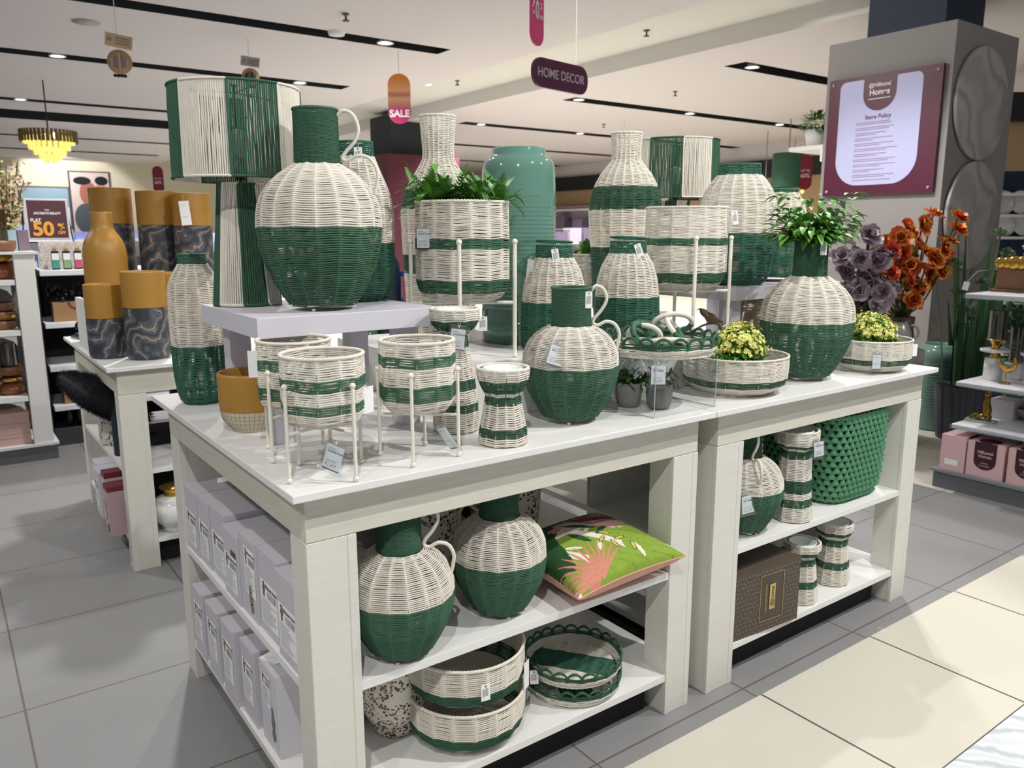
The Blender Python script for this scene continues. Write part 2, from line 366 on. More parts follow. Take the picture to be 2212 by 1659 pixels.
def ceiling(name, x0, x1, slots):
    mb = MB(); y = -6.0
    q = lambda a, b, c, d, z=H, m=0: mb.add([(a, c, z), (b, c, z), (b, d, z), (a, d, z)], [(0, 3, 2, 1)], m, False)
    for (sx0, sx1, y0, y1) in slots:
        q(x0, x1, y, y0)
        if sx0 > x0: q(x0, sx0, y0, y1)
        if sx1 < x1: q(sx1, x1, y0, y1)
        sm = MB(); h = H + 0.16
        q(sx0, sx1, y0, y1, h, 1)
        for a, b in (((sx0, y0), (sx1, y0)), ((sx1, y1), (sx0, y1)), ((sx1, y0), (sx1, y1)), ((sx0, y1), (sx0, y0))):
            mb.add([(a[0], a[1], H), (b[0], b[1], H), (b[0], b[1], h), (a[0], a[1], h)], [(0, 1, 2, 3)], 1, False)
        y = y1
    q(x0, x1, y, 22)
    struct(mb, name, [m_ceil, m_slot])
ceiling('ceiling', -9, 4.75, [(-9, 3.97, 5.83, 6.1), (-9, 4.02, 8.3, 8.58), (-9, 4.0, 11.7, 11.95), (-9, 4.2, 12.9, 14.0), (-9, 4.2, 16.4, 16.65), (-9, 4.2, 19.2, 19.5)])
ceiling('ceiling', 6.08, 14, [(7.0, 14, 0.4, 0.7), (6.85, 14, 4.5, 4.8), (6.85, 14, 7.3, 7.6), (6.95, 14, 10.2, 10.5), (8.3, 14, 13.1, 13.4), (8.3, 14, 16.2, 16.5)])
mb = MB().add([(4.75, -6, 3.28), (6.08, -6, 3.28), (6.08, 22, 3.28), (4.75, 22, 3.28)], [(0, 3, 2, 1)], 0, False)
mb.add([(6.08, -6, 3.28), (6.08, -6, H), (6.08, 22, H), (6.08, 22, 3.28)], [(0, 1, 2, 3)], 0, False).add([(4.75, -6, 3.28), (4.75, -6, H), (4.75, 22, H), (4.75, 22, 3.28)], [(0, 3, 2, 1)], 0, False)
struct(mb, 'ceiling', mat('raised_ceiling_paint', '#d6d4d0', 0.9))
struct(MB().box(-9, 14, 22, 22.2, 0, 3.3), 'wall_back', m_wall)
mb = MB().box(14, 14.2, -6, 22, 0, 2.42, 0).box(13.9, 14.2, -6, 22, 2.42, 2.78, 1).box(14, 14.2, -6, 22, 2.78, 3.3, 2)
struct(mb, 'wall_right', [m_tan, m_fascia, m_ceil])
struct(MB().box(5.66, 6.65, 1.71, 2.72, 0, 2.80, 0).box(5.86, 6.45, 1.9, 2.52, 2.80, 3.2, 1), 'column', [m_grey, m_nvy])
struct(MB().box(5.63, 7.0, 10.5, 11.7, 0, 2.55, 0).box(5.85, 6.8, 10.75, 11.5, 2.55, 3.2, 1), 'column', [maroon, mat('dark_teal_paint', '#252d31', 0.7)])

# downlights
lampm = mat('lamp_lens', '#ffffff', 0.4, emit='#fffbe8', estr=14)
lampr = mat('lamp_ring', '#f2f2f2', 0.5)
def downlight(x, y, z, label, group):
    e = E('downlight', label, 'ceiling light', (x, y, z), group=group)
    MB().lathe([(0.0, 0.078), (-0.008, 0.082), (-0.008, 0.062), (0.002, 0.058)], 28).build('trim_ring', lampr, e)
    MB().lathe([(-0.002, 0.0), (-0.002, 0.06)], 28).build('lens', lampm, e)
    if z < H + 0.1: MB().lathe([(0.003, 0.0), (0.003, 0.055), (0.155, 0.055), (0.155, 0)], 20).build('housing', m_slot, e)
    return e
dl0 = None
for x, y, l in [(3.31, 5.965, 'downlight in the black ceiling slot above the hanging sale sign'), (0.83, 8.44, 'downlight in black slot nearest the left edge of the picture'), (3.42, 8.44, 'downlight at the right end of the second black slot'),
                (0.78, 11.82, 'small downlight in the slot above the chandelier'), (5.057, 5.451, 'bright round downlight in plain ceiling above the home decor sign'), (5.255, 8.522, 'round downlight in plain ceiling right of the sale sign'),
                (7.03, 7.45, 'downlight in the slot just below the home decor sign'), (9.28, 7.45, 'middle downlight of the slot behind the home decor sign'), (11.53, 7.45, 'downlight at the right end of slot near the potted fern shelf'),
                (7.35, 10.35, 'downlight beside the neck of the tall wicker vase'), (9.55, 10.35, 'downlight above the right tall bottle vase'), (7.15, 4.65, 'bright downlight in the slot left of the grey column'),
                (11.4, 10.35, 'downlight just above the far striped lampshade'), (-0.6, 11.82, 'faint downlight by the left picture edge')]:
    z = 3.279 if 4.8 < x < 6 else H + 0.004
    if dl0 is None: dl0 = downlight(x, y, z, l, 'ceiling downlights')
    else: dup(dl0, (x, y, z), label=l, group='ceiling downlights')
# sprinklers and round ceiling speaker
mspr = mat('sprinkler_metal', '#5e5a58', 0.4, metal=0.6)
sp0 = T(MB().lathe([(0, 0.03), (-0.01, 0.03), (-0.012, 0.01), (-0.05, 0.009), (-0.052, 0.028), (-0.06, 0.028), (-0.06, 0)], 14).build('ceiling_sprinkler', mspr, loc=(2.56, 5.21, H)), 'small sprinkler head in ceiling left of the pink 60% sign', 'sprinkler', 'ceiling sprinklers')
for x, y, l in [(5.552, 4.702, 'sprinkler head in plain ceiling right of the bright downlight'), (5.442, 8.06, 'sprinkler head between the sale sign and home decor sign'), (7.6, 6.2, 'sprinkler head right of the home decor sign'), (9.0, 9.1, 'sprinkler head above the striped lampshade far back'), (3.2, 9.6, 'tiny sprinkler head behind the big lampshade')]:
    dup(sp0, (x, y, 3.28 if 4.8 < x < 6 else H), label=l, group='ceiling sprinklers')
T(MB().lathe([(0, 0.11), (-0.008, 0.11), (-0.01, 0.0)], 28).build('ceiling_speaker', mat('speaker_grille', '#a8a29e', 0.7), loc=(0.85, 6.75, H)), 'round pale grey speaker flush in the ceiling at upper left', 'speaker')
T(MB().lathe([(0, 0.08), (-0.03, 0.07), (-0.035, 0.0)], 28).build('smoke_detector', white, loc=(2.75, 5.83, H)), 'white smoke detector in the black ceiling slot near picture top', 'smoke detector')

# ------------------------------------------------------------------ display tables
def table(name, label, x0, x1, y0, y1, h, legs, shelves, group=None, inset=0.035, part=None, sx=None):
    e = E('display_table', label, 'table', (x0, y0, 0), group=group)
    w, d = x1 - x0, y1 - y0
    MB().box(0.001, w - 0.001, 0, d, h - 0.016, h).build('table_top', tabletopm, e, bevel=0.002)
    a = inset; t = 0.11
    mb = MB(); xa, xb = legs[0][0] - x0, legs[-1][1] - x0
    mb.box(xa, xb, a, a + 0.02, h - t, h - 0.016).box(xa, xb, d - a - 0.02, d - a, h - t, h - 0.016)
    mb.box(xa, xa + 0.02, a + 0.02, d - a - 0.02, h - t, h - 0.016).box(xb - 0.02, xb, a + 0.02, d - a - 0.02, h - t, h - 0.016)
    mb.build('apron', tableside, e, bevel=0.0012)
    for lx0, lx1 in legs:
        for ly0, ly1 in ((a, a + 0.085), (d - a - 0.085, d - a)):
            b = lx1 - lx0; lb = MB(); X0, X1 = lx0 - x0, lx1 - x0
            # a leg is a core board framed by narrow corner strips
            lb.box(X0, X1, ly0, ly1, 0, h - t - 0.001)
            lb.box(X0 - 0.0015, X0 + 0.022, ly0 - 0.0015, ly0 + 0.012, 0.0, h - t - 0.001); lb.box(X1 - 0.018, X1 + 0.0015, ly0 - 0.0015, ly0 + 0.012, 0.0, h - t - 0.001)
            lb.build('leg', tablew, e, bevel=0.0015)
    for z in shelves:
        s = MB().box(xa + 0.003, xb - 0.003, a + 0.002, d - a - 0.002, z - 0.02, z)
        s.build('shelf', tabletopm, e, bevel=0.001)
    MB().box(xa + .115, xb - .115, .09, d - .13, 0, .0985).build('underside_shade_block', black, e)  # added black box, stands in for the deep shade beneath the bottom shelf
    if part: part(e)
    return e
def inner1(e):
    MB().box(0.62, 0.64, 0.56, 1.0, 0.4205, 0.738).box(0.27, 0.62, 0.575, 0.59, 0.4205, 0.738).box(0.25, 1.08, 1.0, 1.02, 0.4205, 0.738).build('divider', tablew, e)  # last board is added at the rear to keep the shelf interior dark
    MB().box(0.25, 1.08, 0.575, 0.59, 0.1205, 0.398).build('divider', tablew, e)
def inner2(e):
    MB().box(0.06, 1.1, 0.56, 0.575, 0.4205, 0.738).build('divider', tablew, e)
    MB().box(0.06, 1.1, 0.56, 0.575, 0.1205, 0.398).build('divider', tablew, e)
G1 = 'whitewashed display tables'
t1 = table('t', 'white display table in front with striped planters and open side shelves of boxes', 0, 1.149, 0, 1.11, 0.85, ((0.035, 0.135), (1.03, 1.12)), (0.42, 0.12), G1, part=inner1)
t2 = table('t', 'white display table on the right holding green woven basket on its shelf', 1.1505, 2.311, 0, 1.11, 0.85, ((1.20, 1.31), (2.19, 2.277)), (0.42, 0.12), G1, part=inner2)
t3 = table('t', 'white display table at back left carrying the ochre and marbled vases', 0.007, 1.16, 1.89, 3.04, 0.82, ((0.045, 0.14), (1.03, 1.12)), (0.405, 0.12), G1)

# risers and plinth
def riser(label, x0, x1, y0, y1, zt, zb, leg=0.052):
    e = E('display_riser', label, 'riser', (x0, y0, zb), group='lavender white riser stands'); w, d, h = x1 - x0, y1 - y0, zt - zb
    MB().box(0, w, 0, d, h - 0.044, h).build('riser_top', lav, e, bevel=0.0012)
    for lx in (0.036, w - 0.036 - leg):
        for ly in (0.045, d - 0.045 - leg):
            MB().box(lx, lx + leg, ly, ly + leg, 0.0, h - 0.0442).build('leg', lav, e, bevel=0.001)
    return e
R1 = 1.138; R2 = 1.13; PL = 0.982
riser('lavender white riser stand under the big green-and-cream lamp and jug', 0.06, 0.502, 0.315, 0.735, R1, 0.85)
riser('lavender white riser stand under the rear lantern and striped lamp', 1.685, 2.29, 0.385, 0.99, R2, 0.85)
T(MB().box(0.555, 1.655, 0.29, 1.05, 0.8502, PL).build('display_plinth', tabletopm, bevel=0.002), 'long low white plinth block in the middle of the tables under the teal vase', 'plinth')
# ------------------------------------------------------------------ rope homeware
RZ = rad(-36)
CR = [cream, green]; CD = [cream, dgreen]
def tag(label, loc, rz, w=0.03, h=0.045, kind='barcode', price=None, tilt=0.0, group=None, string=0.03, lean=0.0, title=None, thread=None):
    """a hanging price tag: local x across, local z down from the knot, face towards local -y"""
    e = E('price_tag', label, 'price tag', loc, group=group or 'price tags', rot=(lean, tilt, rz))
    t = 0.0006; z1 = -string; z0 = z1 - h
    if kind == 'sleeve':
        slv = MB().box(-w * 0.66, w * 0.66, -t * 1.6, t * 1.6, z0 - 0.006, z1 + h * 0.22, 0).build('clear_sleeve', clear, e)
        MB().lathe([(0, 0.0022), (0.0012, 0.0022), (0.0012, 0.001)], 12).build('eyelet', white, slv, loc=(0, -0.002, z1 + h * 0.13), rot=(PI / 2, 0, 0))
    cd = MB().box(-w / 2, w / 2, -t, t, z0, z1, 0).build('card', paper, e)
    pr = MB(); y = -t - 0.0003
    def ln(x0, x1, z, q=0.0007, m=0): pr.add([(x0, y, z - q), (x1, y, z - q), (x1, y, z + q), (x0, y, z + q)], [(0, 1, 2, 3)], m, False)
    if kind == 'barcode':
        for i in range(9): pr.add([(-w * .12 + 0, y, z1 - h * (.25 + .055 * i)), (w * .28, y, z1 - h * (.25 + .055 * i)), (w * .28, y, z1 - h * (.27 + .055 * i)), (-w * .12, y, z1 - h * (.27 + .055 * i))], [(0, 3, 2, 1)], 0, False)
        for i in range(3): pr.add([(w * (-.34 + .07 * i), y, z1 - h * .3), (w * (-.31 + .07 * i), y, z1 - h * .3), (w * (-.31 + .07 * i), y, z1 - h * .75), (w * (-.34 + .07 * i), y, z1 - h * .75)], [(0, 3, 2, 1)], 0, False)
        pr.lathe([(0, 0), (0.0001, 0.0016)], 10, 0, (0, 0, 0)) if False else None
        pr.add([(w * .1 * math.cos(a), y, z1 - h * .12 + w * .1 * math.sin(a)) for a in np.linspace(0, 2 * PI, 8, endpoint=False)], [tuple(range(8))], 0, False)
        pr.build('print', [ink], cd)
    elif kind in ('price', 'sleeve'):
        ln(-w * .38, w * .0, z1 - h * .12, 0.0004, 1); ln(-w * .38, w * .2, z1 - h * .17, 0.0004, 1)
        for i in range(2): ln(-w * .38, w * (.3 - .1 * i), z1 - h * (.60 + .06 * i), 0.0004, 1)
        pr.add([(-w / 2, y, z0), (w / 2, y, z0), (w / 2, y, z0 + h * .05), (-w / 2, y, z0 + h * .05)], [(0, 1, 2, 3)], 2, False)
        pr.build('print', [ink, inkl, inkm], cd)
        if title: text(title, w * .125, ink, cd, (-w * .38, y, z1 - h * .26), (PI / 2, 0, 0), 'product_line', ext=0.0001, ax='LEFT', bold=0.0001)
        if price: text(price, w * .24, inkl, cd, (-w * .38, y, z1 - h * .80), (PI / 2, 0, 0), 'price', ext=0.0001, ax='LEFT')
    zz = z1 + (h * .13 if kind == 'sleeve' else -0.003)
    MB().tube([(-0.003, 0.002, 0), (-0.002, 0.0, zz * .5), (0, -0.001, zz), (0.002, 0.0, zz * .5), (0.003, 0.002, 0)], 0.0004, 4, 0).build('string', cream, e)
    return e

JM = [(.013, .069), (.045, .088), (.079, .106), (.11, .115), (.14, .1185), (.17, .116), (.195, .106), (.215, .09), (.231, .068), (.238, .052)]
JB = [(.013, .074), (.04, .093), (.07, .109), (.113, .127), (.15, .1365), (.19, .140), (.215, .1385), (.24, .134), (.262, .124), (.285, .107), (.305, .085), (.320, .062), (.326, .053)]
HM = [(.047, .322), (.06, .334), (.078, .326), (.086, .302), (.075, .277), (.058, .256), (.054, .243), (.066, .238), (.086, .247), (.107, .241), (.119, .219), (.117, .195), (.112, .175)]
HB = [(.048, .433), (.064, .443), (.084, .434), (.095, .406), (.087, .378), (.067, .356), (.057, .341), (.067, .335), (.092, .346), (.119, .339), (.135, .312), (.134, .285), (.128, .262)]
def jug(name, label, loc, rz, body, hz, neck, gtop, n, cr, handle, group):
    e = E('wicker_jug', label, 'jug', loc, rz, group)
    wb = weave(body, [(-1, gtop)], n, cr * .9, facet=.5, slant=0.45).build('woven_body', [cream, mgreen], e)
    z0, z1, r0, r1 = neck
    nk = weave([(z0, r0), ((z0 + z1) / 2, (r0 + r1) / 2 * .985), (z1, r1)], [(-1, 9)], 20, 0.0014, 0.0027, facet=0.4, slant=0, ribs=0, knot=0, jit=0.15, per=3).build('wound_neck', [cream, green], e)
    rope_ring(r1, z1 + .002, .0032, 70, m=0).build('rim', mgreen, nk)
    b = rope_ring(body[0][1] - .001, .008, .003, 1, tw=0)
    for a in (0.4, 2.5, 4.6): b.lathe([(0, 0), (0.001, .004), (.006, .0045)], 10, 0, ((body[0][1] - .008) * math.cos(a), (body[0][1] - .008) * math.sin(a), 0))
    b.build('base_ring', ivory, wb)
    if handle: wrapped([(x, 0, z) for x, z in handle], .0043, 60).build('handle', cream, e)
    return e
GJ = 'round wicker jugs with green necks'
jb = jug('j', 'biggest wicker jug with green neck and green lower half on the lavender riser', (.259, .436, R1), RZ, JB, 0, (.326, .443, .0505, .0485), .185, 18, .0021, HB, GJ)
jm = jug('j', 'wicker jug with curled handle on the front table beside the short candle holder', (.785, .164, .85), RZ, JM, 0, (.238, .328, .0485, .0475), .142, 18, .00175, HM, GJ)
dup(jm, (.262, .100, .42), RZ + .1, 'wicker jug with S handle on the shelf under the front table, nearest the corner leg', GJ, scale=(.97, .97, .99))
dup(jm, (.545, .135, .42), RZ + 2.6, 'second wicker jug on the under shelf, beside the flamingo cushion', GJ, scale=(.95, .95, 1.0))
dup(jm, (1.445, .13, .42), rad(-118), 'wicker jug on the right table shelf with its handle towards the front', GJ, scale=.98)
# the fern jug is the big model without handle
jf = E('wicker_jug', 'wicker jug on the right table filled with green fern', 'jug', (1.760, .162, .85), 0.3, GJ)
for ch in jb.children:
    if ch.name.startswith('handle'): continue
    c = ch.copy(); COL.objects.link(c); c.parent = jf
    c.scale = (1.01, 1.01, 1.0)
    for g in ch.children: d = g.copy(); COL.objects.link(d); d.parent = c

# lanterns: round woven vessels with a green collar
def lantern(label, loc, rz, prof, n, cr, gtop, col, group='tall wicker lanterns', mats=CD, ring=None, slant=.45):
    e = E('wicker_lantern', label, 'lantern', loc, rz, group)
    weave([(prof[0][0] + .001, .02)] + list(prof), [(-1, gtop)], n, cr * .92, slant=slant).build('woven_body', mats, e)
    z0, z1, r0, r1 = col
    cl = weave([(z0, r0), (z1, r1)], [(-1, 9)], n, cr * .95, facet=.6, slant=.3, ribs=0, jit=.2).build('collar', [cream, mats[1]], e)
    rope_ring(r1, z1 + .001, cr * 1.5, 60).build('rim', mats[1], cl)
    if ring:
        p = circ(48, r1 * 1.02, 0); M = Matrix.Rotation(rad(ring[0]), 3, 'Y'); p = np.array([tuple(M @ Vector(q)) for q in p]) + np.array([ring[1], 0, z1 + ring[2]])
        t = np.arange(48)
        MB().tube(np.array(p), .0032 * (1 + .1 * np.sin(t * 2.2)), 7, 0, closed=True).build('ring_handle', mats[1], e)
    return e
lantern('tall wicker lantern behind the biggest jug on the lavender riser', (.430, .600, R1), .2, [(.002, .06), (.02, .078), (.05, .086), (.1, .09), (.155, .091), (.22, .090), (.257, .086), (.29, .076), (.318, .064), (.345, .053), (.364, .046)], 18, .0019, .15, (.364, .398, .046, .043))
lantern('slim wicker lantern at the rear left corner of the front table', (.098, .935, .85), .1, [(.002, .045), (.012, .055), (.037, .062), (.08, .067), (.16, .069), (.25, .069), (.30, .068), (.325, .0645), (.345, .057), (.362, .047), (.375, .039), (.381, .036)], 14, .0019, .162, (.381, .405, .0345, .033))
lantern('wicker lantern standing underneath the lavender riser', (.33, .86, .85), .1, [(.002, .05), (.02, .062), (.08, .068), (.15, .069), (.2, .066), (.225, .055), (.24, .045)], 14, .0019, .12, (.24, .255, .043, .04))
lantern('large wicker lantern with green bottom on the right riser', (1.831, .510, R2), .15, [(.002, .09), (.02, .108), (.041, .119), (.1, .127), (.18, .130), (.24, .129), (.285, .124), (.325, .111), (.352, .093), (.374, .073)], 18, .0021, .178, (.374, .408, .071, .069))
lantern('wicker lantern partly hidden behind the fern jug on right riser', (2.13, .56, R2), .3, [(.02, .115), (.03, .118), (.1, .122), (.17, .12), (.23, .108), (.28, .09), (.325, .068)], 16, .002, .17, (.325, .335, .066, .064))
LA = [(.002, .09), (.01, .095), (.08, .0965), (.139, .094), (.19, .088), (.228, .077), (.252, .064), (.268, .054)]
la = lantern('wicker lantern with ring handle beside the tall teal vase', (.965, .455, PL), .35, LA, 20, .002, .138, (.268, .302, .053, .0515), group='ring handled lanterns', ring=(4, .0, .012))
la.scale = (.96, .96, .97)
dup(la, (1.225, .425, PL), rad(10), 'wicker lantern with tilted ring handle in front of right tall bottle vase', 'ring handled lanterns', scale=1.0)

# tall bottle vases
def bottle(label, loc, prof, bands, n=20):
    e = E('wicker_bottle_vase', label, 'vase', loc, .1, 'tall wicker bottle vases')
    weave([(.003, .03)] + prof, bands, n, .0021, slant=.4).build('woven_body', [cream, green], e)
    rope_ring(prof[-1][1], prof[-1][0] + .002, .004, 60).build('rim', cream, e); return e
bl_ = bottle('tall bottle vase of cream wicker behind the fern planter, flared neck', (.905, .985, PL), [(.003, .112), (.1, .113), (.18, .116), (.3, .121), (.393, .124), (.438, .121), (.483, .107), (.527, .080), (.56, .060), (.582, .049), (.61, .0475), (.666, .052), (.716, .056)], [(.417, .484), (.205, .266)])
bl_.scale = (1, 1, .972)
br_ = bottle('tall bottle vase of cream and green wicker behind the ring handled lantern', (1.545, .775, PL), [(.003, .10), (.1, .108), (.234, .115), (.293, .119), (.35, .124), (.415, .127), (.466, .121), (.51, .107), (.548, .088), (.58, .062), (.60, .0485), (.63, .048), (.66, .050), (.690, .052)], [(.42, .50), (-1, .29)])
br_.scale = (1, 1, .965)

# planters on wire stands
def planter(label, loc, rz, r, z0, z1, bands, n, cr, legr, legh, barz, leg0, group, rimc=.0036, foot=.006):
    e = E('wicker_planter', label, 'planter', loc, rz, group); h = z1 - z0
    prof = [(z0, .012), (z0 + .001, r * .55), (z0 + .05 * h, r * .82), (z0 + .12 * h, r * .94), (z0 + .22 * h, r), (z0 + .7 * h, r * 1.0), (z1, r * .985)]
    bk = weave(prof, bands, n, cr * .74, facet=.55, slant=.6, jit=.2, knot=.6).build('basket', [cream, mgreen], e)
    rope_ring(r * .985, z1 + .002, rimc, 90).build('rim', cream, bk)
    st = MB(); bx = []
    for i in range(4):
        a = leg0 + i * PI / 2; x, y = legr * math.cos(a), legr * math.sin(a)
        lg = MB().tube([(x, y, .006), (x, y, legh)], legr * .035 + .0007, 10)
        rb = legr * .035 + .0030
        for zz in (legh + .002, .0055):
            lg.lathe([(rb * math.sin(t) , rb * math.cos(t)) for t in np.linspace(-PI / 2, PI / 2, 7)], 12, 0, (x, y, zz if zz > .01 else rb))
        lg.build('leg', ivory, e); bx.append((x, y))
    st.tube([(bx[0][0], bx[0][1], barz), (bx[2][0], bx[2][1], barz)], legr * .03 + .0005, 8)
    st.tube([(bx[1][0], bx[1][1], barz - .001), (bx[3][0], bx[3][1], barz - .001)], legr * .03 + .0005, 8)
    st.build('cross_bar', ivory, e); return e
GP = 'small planters on wire stands'
p1 = planter('striped wicker planter on wire stand nearest the front table corner', (.108, .096, .85), 0, .0785, .100, .235, [(.176, .196), (.130, .149)], 12, .0022, .087, .183, .095, rad(-165), GP)
p0 = planter('striped wicker planter on wire stand, half hidden behind the nearest one', (.118, .268, .85), 0, .075, .100, .243, [(.185, .208), (.128, .152)], 12, .0022, .083, .185, .093, rad(-150), GP)
p2 = planter('striped wicker planter on wire stand in front of the tall candle holder', (.314, .095, .85), 0, .0765, .100, .245, [(.196, .218), (.128, .160)], 12, .0022, .083, .185, .092, rad(-128), GP)
GQ = 'large planters on wire stands'
k = planter('large striped wicker planter on tall stand filled with ferns', (.66, .46, PL), 0, .1215, .152, .405, [(.290, .313), (.178, .21)], 16, .0022, .137, .305, .148, rad(-36), GQ)
planter('large pale wicker planter on tall stand in front of right riser', (1.450, .400, PL), 0, .125, .156, .402, [(.291, .312), (.178, .208)], 16, .0022, .142, .31, .148, rad(-36), GQ)
MB().lathe([(.392, 0.0), (.392, .1)], 24).build('soil', mat('dark_moss', '#2a2f1c', 0.9), k)

# candle holders
def candle(label, loc, rz, prof, bands, n, cr, group, top, cup=True):
    e = E('wicker_candle_holder', label, 'candle holder', loc, rz, group)
    i = next(i for i, p in enumerate(prof) if p[1] == min(q[1] for q in prof))
    weave([(.004, prof[0][1] * .4)] + prof[:i + 1], bands, n, cr, slant=.4, per=4).build('woven_stem', CR if n else CR, e)
    wb = weave(prof[i:], bands, n, cr, slant=.4, per=4).build('woven_bowl', CR, e)
    z1, r1 = top; rope_ring(r1, z1, cr * 1.9, 60).build('rim', cream, wb)
    if cup:
        MB().lathe([(z1 - .022, 0), (z1 - .022, r1 * .66), (z1 + .001, r1 * .74), (z1 + .002, r1 * .78), (z1 - .004, r1 * .78), (z1 - .03, r1 * .68)], 40).build('glass_cup', mat('milky_glass', '#dfe8e6', 0.1), wb)
    return e
GC = 'hourglass wicker candle holders'
TC = [(.004, .053), (.03, .053), (.076, .0505), (.143, .041), (.2, .0305), (.229, .0275), (.236, .031), (.253, .050), (.268, .0565), (.287, .057)]
SC = [(.004, .054), (.03, .051), (.06, .045), (.086, .0405), (.110, .0365), (.117, .040), (.128, .047), (.14, .052), (.158, .0565), (.169, .057)]
tc = candle('tall wicker candle holder behind the short one, price tag on its bowl', (.499, .245, .85), 0.1, TC, [(.241, .262), (.2, .229), (.1, .126), (.05, .067)], 14, .0018, GC, (.288, .056))
sc = candle('short wicker candle holder with white glass cup on the front table', (.52, .081, .85), 0.2, SC, [(.119, .145), (.092, .112), (.022, .038)], 14, .0018, GC, (.170, .056))
T2 = [(.004, .059), (.04, .056), (.094, .05), (.16, .047), (.215, .044), (.228, .043), (.236, .047), (.25, .062), (.27, .065), (.287, .064)]
t2c = candle('tall wicker candle holder with price tag beside green woven basket on shelf', (1.652, .095, .42), .1, T2, [(.236, .249), (.205, .228), (.094, .135), (.05, .075)], 12, .0019, GC, (.289, .063))
dup(t2c, (1.60, .35, .42), .4, 'tall wicker candle holder in the dark behind the shelf jug', GC)
T3 = [(.004, .058), (.03, .057), (.07, .053), (.11, .048), (.15, .044), (.163, .043), (.17, .047), (.185, .058), (.205, .06), (.215, .059)]
t3c = candle('wicker candle holder with glass cup on the bottom shelf beside lavender box', (1.940, .120, .12), .1, T3, [(.176, .188), (.14, .163), (.06, .084)], 12, .0019, GC, (.216, .058))
dup(t3c, (1.728, .100, .12), .5, 'candle holder squeezed beside the dark dotted box on the bottom shelf', GC, scale=(.95, .95, .93))
dup(t3c, (1.90, .33, .12), .9, 'candle holder standing behind another on the bottom shelf of right table', GC)

# low baskets and trays
def lowbasket(label, loc, rz, r, h, bands, n, cr, group, rz0=.84):
    e = E('low_wicker_basket', label, 'basket', loc, rz, group)
    prof = [(.004, .015), (.004, r * .62), (.012, r * .78), (.028, r * .93), (.05, r * .985), (h * .75, r), (h, r * .995)]
    weave(prof, bands, n, cr * .95, facet=.6, slant=.3, jit=.12, per=5).build('basket', CR, e)
    rope_ring(r * .995, h + .002, cr * 2.1, 110).build('rim', cream, e); return e
GL = 'low round wicker baskets'
b1 = lowbasket('low round wicker basket with green line holding yellow bush, beside acrylic stand', (1.415, .160, .85), .2, .150, .108, [(.030, .048)], 20, .0016, GL)
dup(b1, (2.089, .125, .85), 1.0, 'low round wicker basket with yellow bush at the right end of the tables', GL, scale=(.84, .84, .97))
b2 = lowbasket('low round wicker basket at the bottom of stack on the lowest shelf', (.465, .165, .12), .1, .143, .115, [(.022, .052)], 18, .0019, GL)
dup(b2, (.462, .163, .233), .3, 'empty low round wicker basket on top of stack on the lowest shelf', GL)

def tray(label, loc, rz, r, h, group):
    e = E('scalloped_tray', label, 'tray', loc, rz, group)
    prof = [(.006, .01), (.006, r * .86), (.010, r * .93), (h * .5, r * .985), (h, r)]
    n = 22
    w = weave(prof[2:], [(h * .62, 9)], n, .0019, facet=.6, slant=.4, jit=.2)
    w.build('woven_side', CR, e)
    # flat bottom woven in straight stripes
    fl = MB()
    for i, y in enumerate(np.arange(-r * .86, r * .86, .0042)):
        hw = math.sqrt(max(0, (r * .88) ** 2 - y * y))
        if hw > .01: fl.tube([(x, y, .008 + .0012 * math.sin(x * 90 + i * PI)) for x in np.linspace(-hw, hw, 14)], .002, 5, 1 if abs(y - r * .05) < r * .33 else 0)
    fl.build('woven_bottom', [cream, dgreen], e)
    sc_ = MB()
    for i in range(n):
        a0 = i * 2 * PI / n; a1 = (i + 1) * 2 * PI / n; t = np.linspace(0, 1, 9); a = a0 + (a1 - a0) * t
        sc_.tube(np.stack([r * 1.0 * np.cos(a), r * 1.0 * np.sin(a), h + .015 * np.sin(t * PI) ** .7], 1), .0040 * (1 + .12 * np.sin(t * 40)), 6, 0)
    sc_.build('scalloped_rim', green, e); rope_ring(r * .93, .007, .003, 60).build('foot_ring', cream, e); return e
GT = 'scalloped rim wicker trays'
ty = tray('scalloped wicker tray of rope loops on the clear acrylic stand', (1.083, .150, .9925), .4, .150, .042, GT)
dup(ty, (.80, .16, .12), 1.2, 'scalloped wicker tray at the bottom of its stack on lowest shelf', GT, scale=(.86, .86, .85))
dup(ty, (.80, .158, .172), -.95, 'scalloped wicker tray, upper one of the stack on the lowest shelf', GT, scale=(.86, .86, .85))

# acrylic stand: clear box open at the bottom, with polished edges
e = E('acrylic_stand', 'clear acrylic box stand under the scalloped tray, covering two grey pots', 'display stand', (.962, .045, .85)); sw, sd, sh = .232, .205, .137
b = MB().box(0, sw, 0, .0025, 0, sh).box(0, sw, sd - .0025, sd, 0, sh).box(0, .0025, .0026, sd - .0026, 0, sh).box(sw - .0025, sw, .0026, sd - .0026, 0, sh).box(0, sw, 0, sd, sh, sh + .0025)
b.build('clear_panels', acryl, e)
b = MB()
for x in (0, sw):
    for y in (0, sd): b.tube([(x, y, 0), (x, y, sh)], .0011, 6)
b.tube([(0, 0, .001), (sw, 0, .001)], .0009, 5).tube([(0, 0, .001), (0, sd, .001)], .0009, 5).tube([(sw, 0, .001), (sw, sd, .001)], .0009, 5)
b.build('polished_edge', acryle, e)

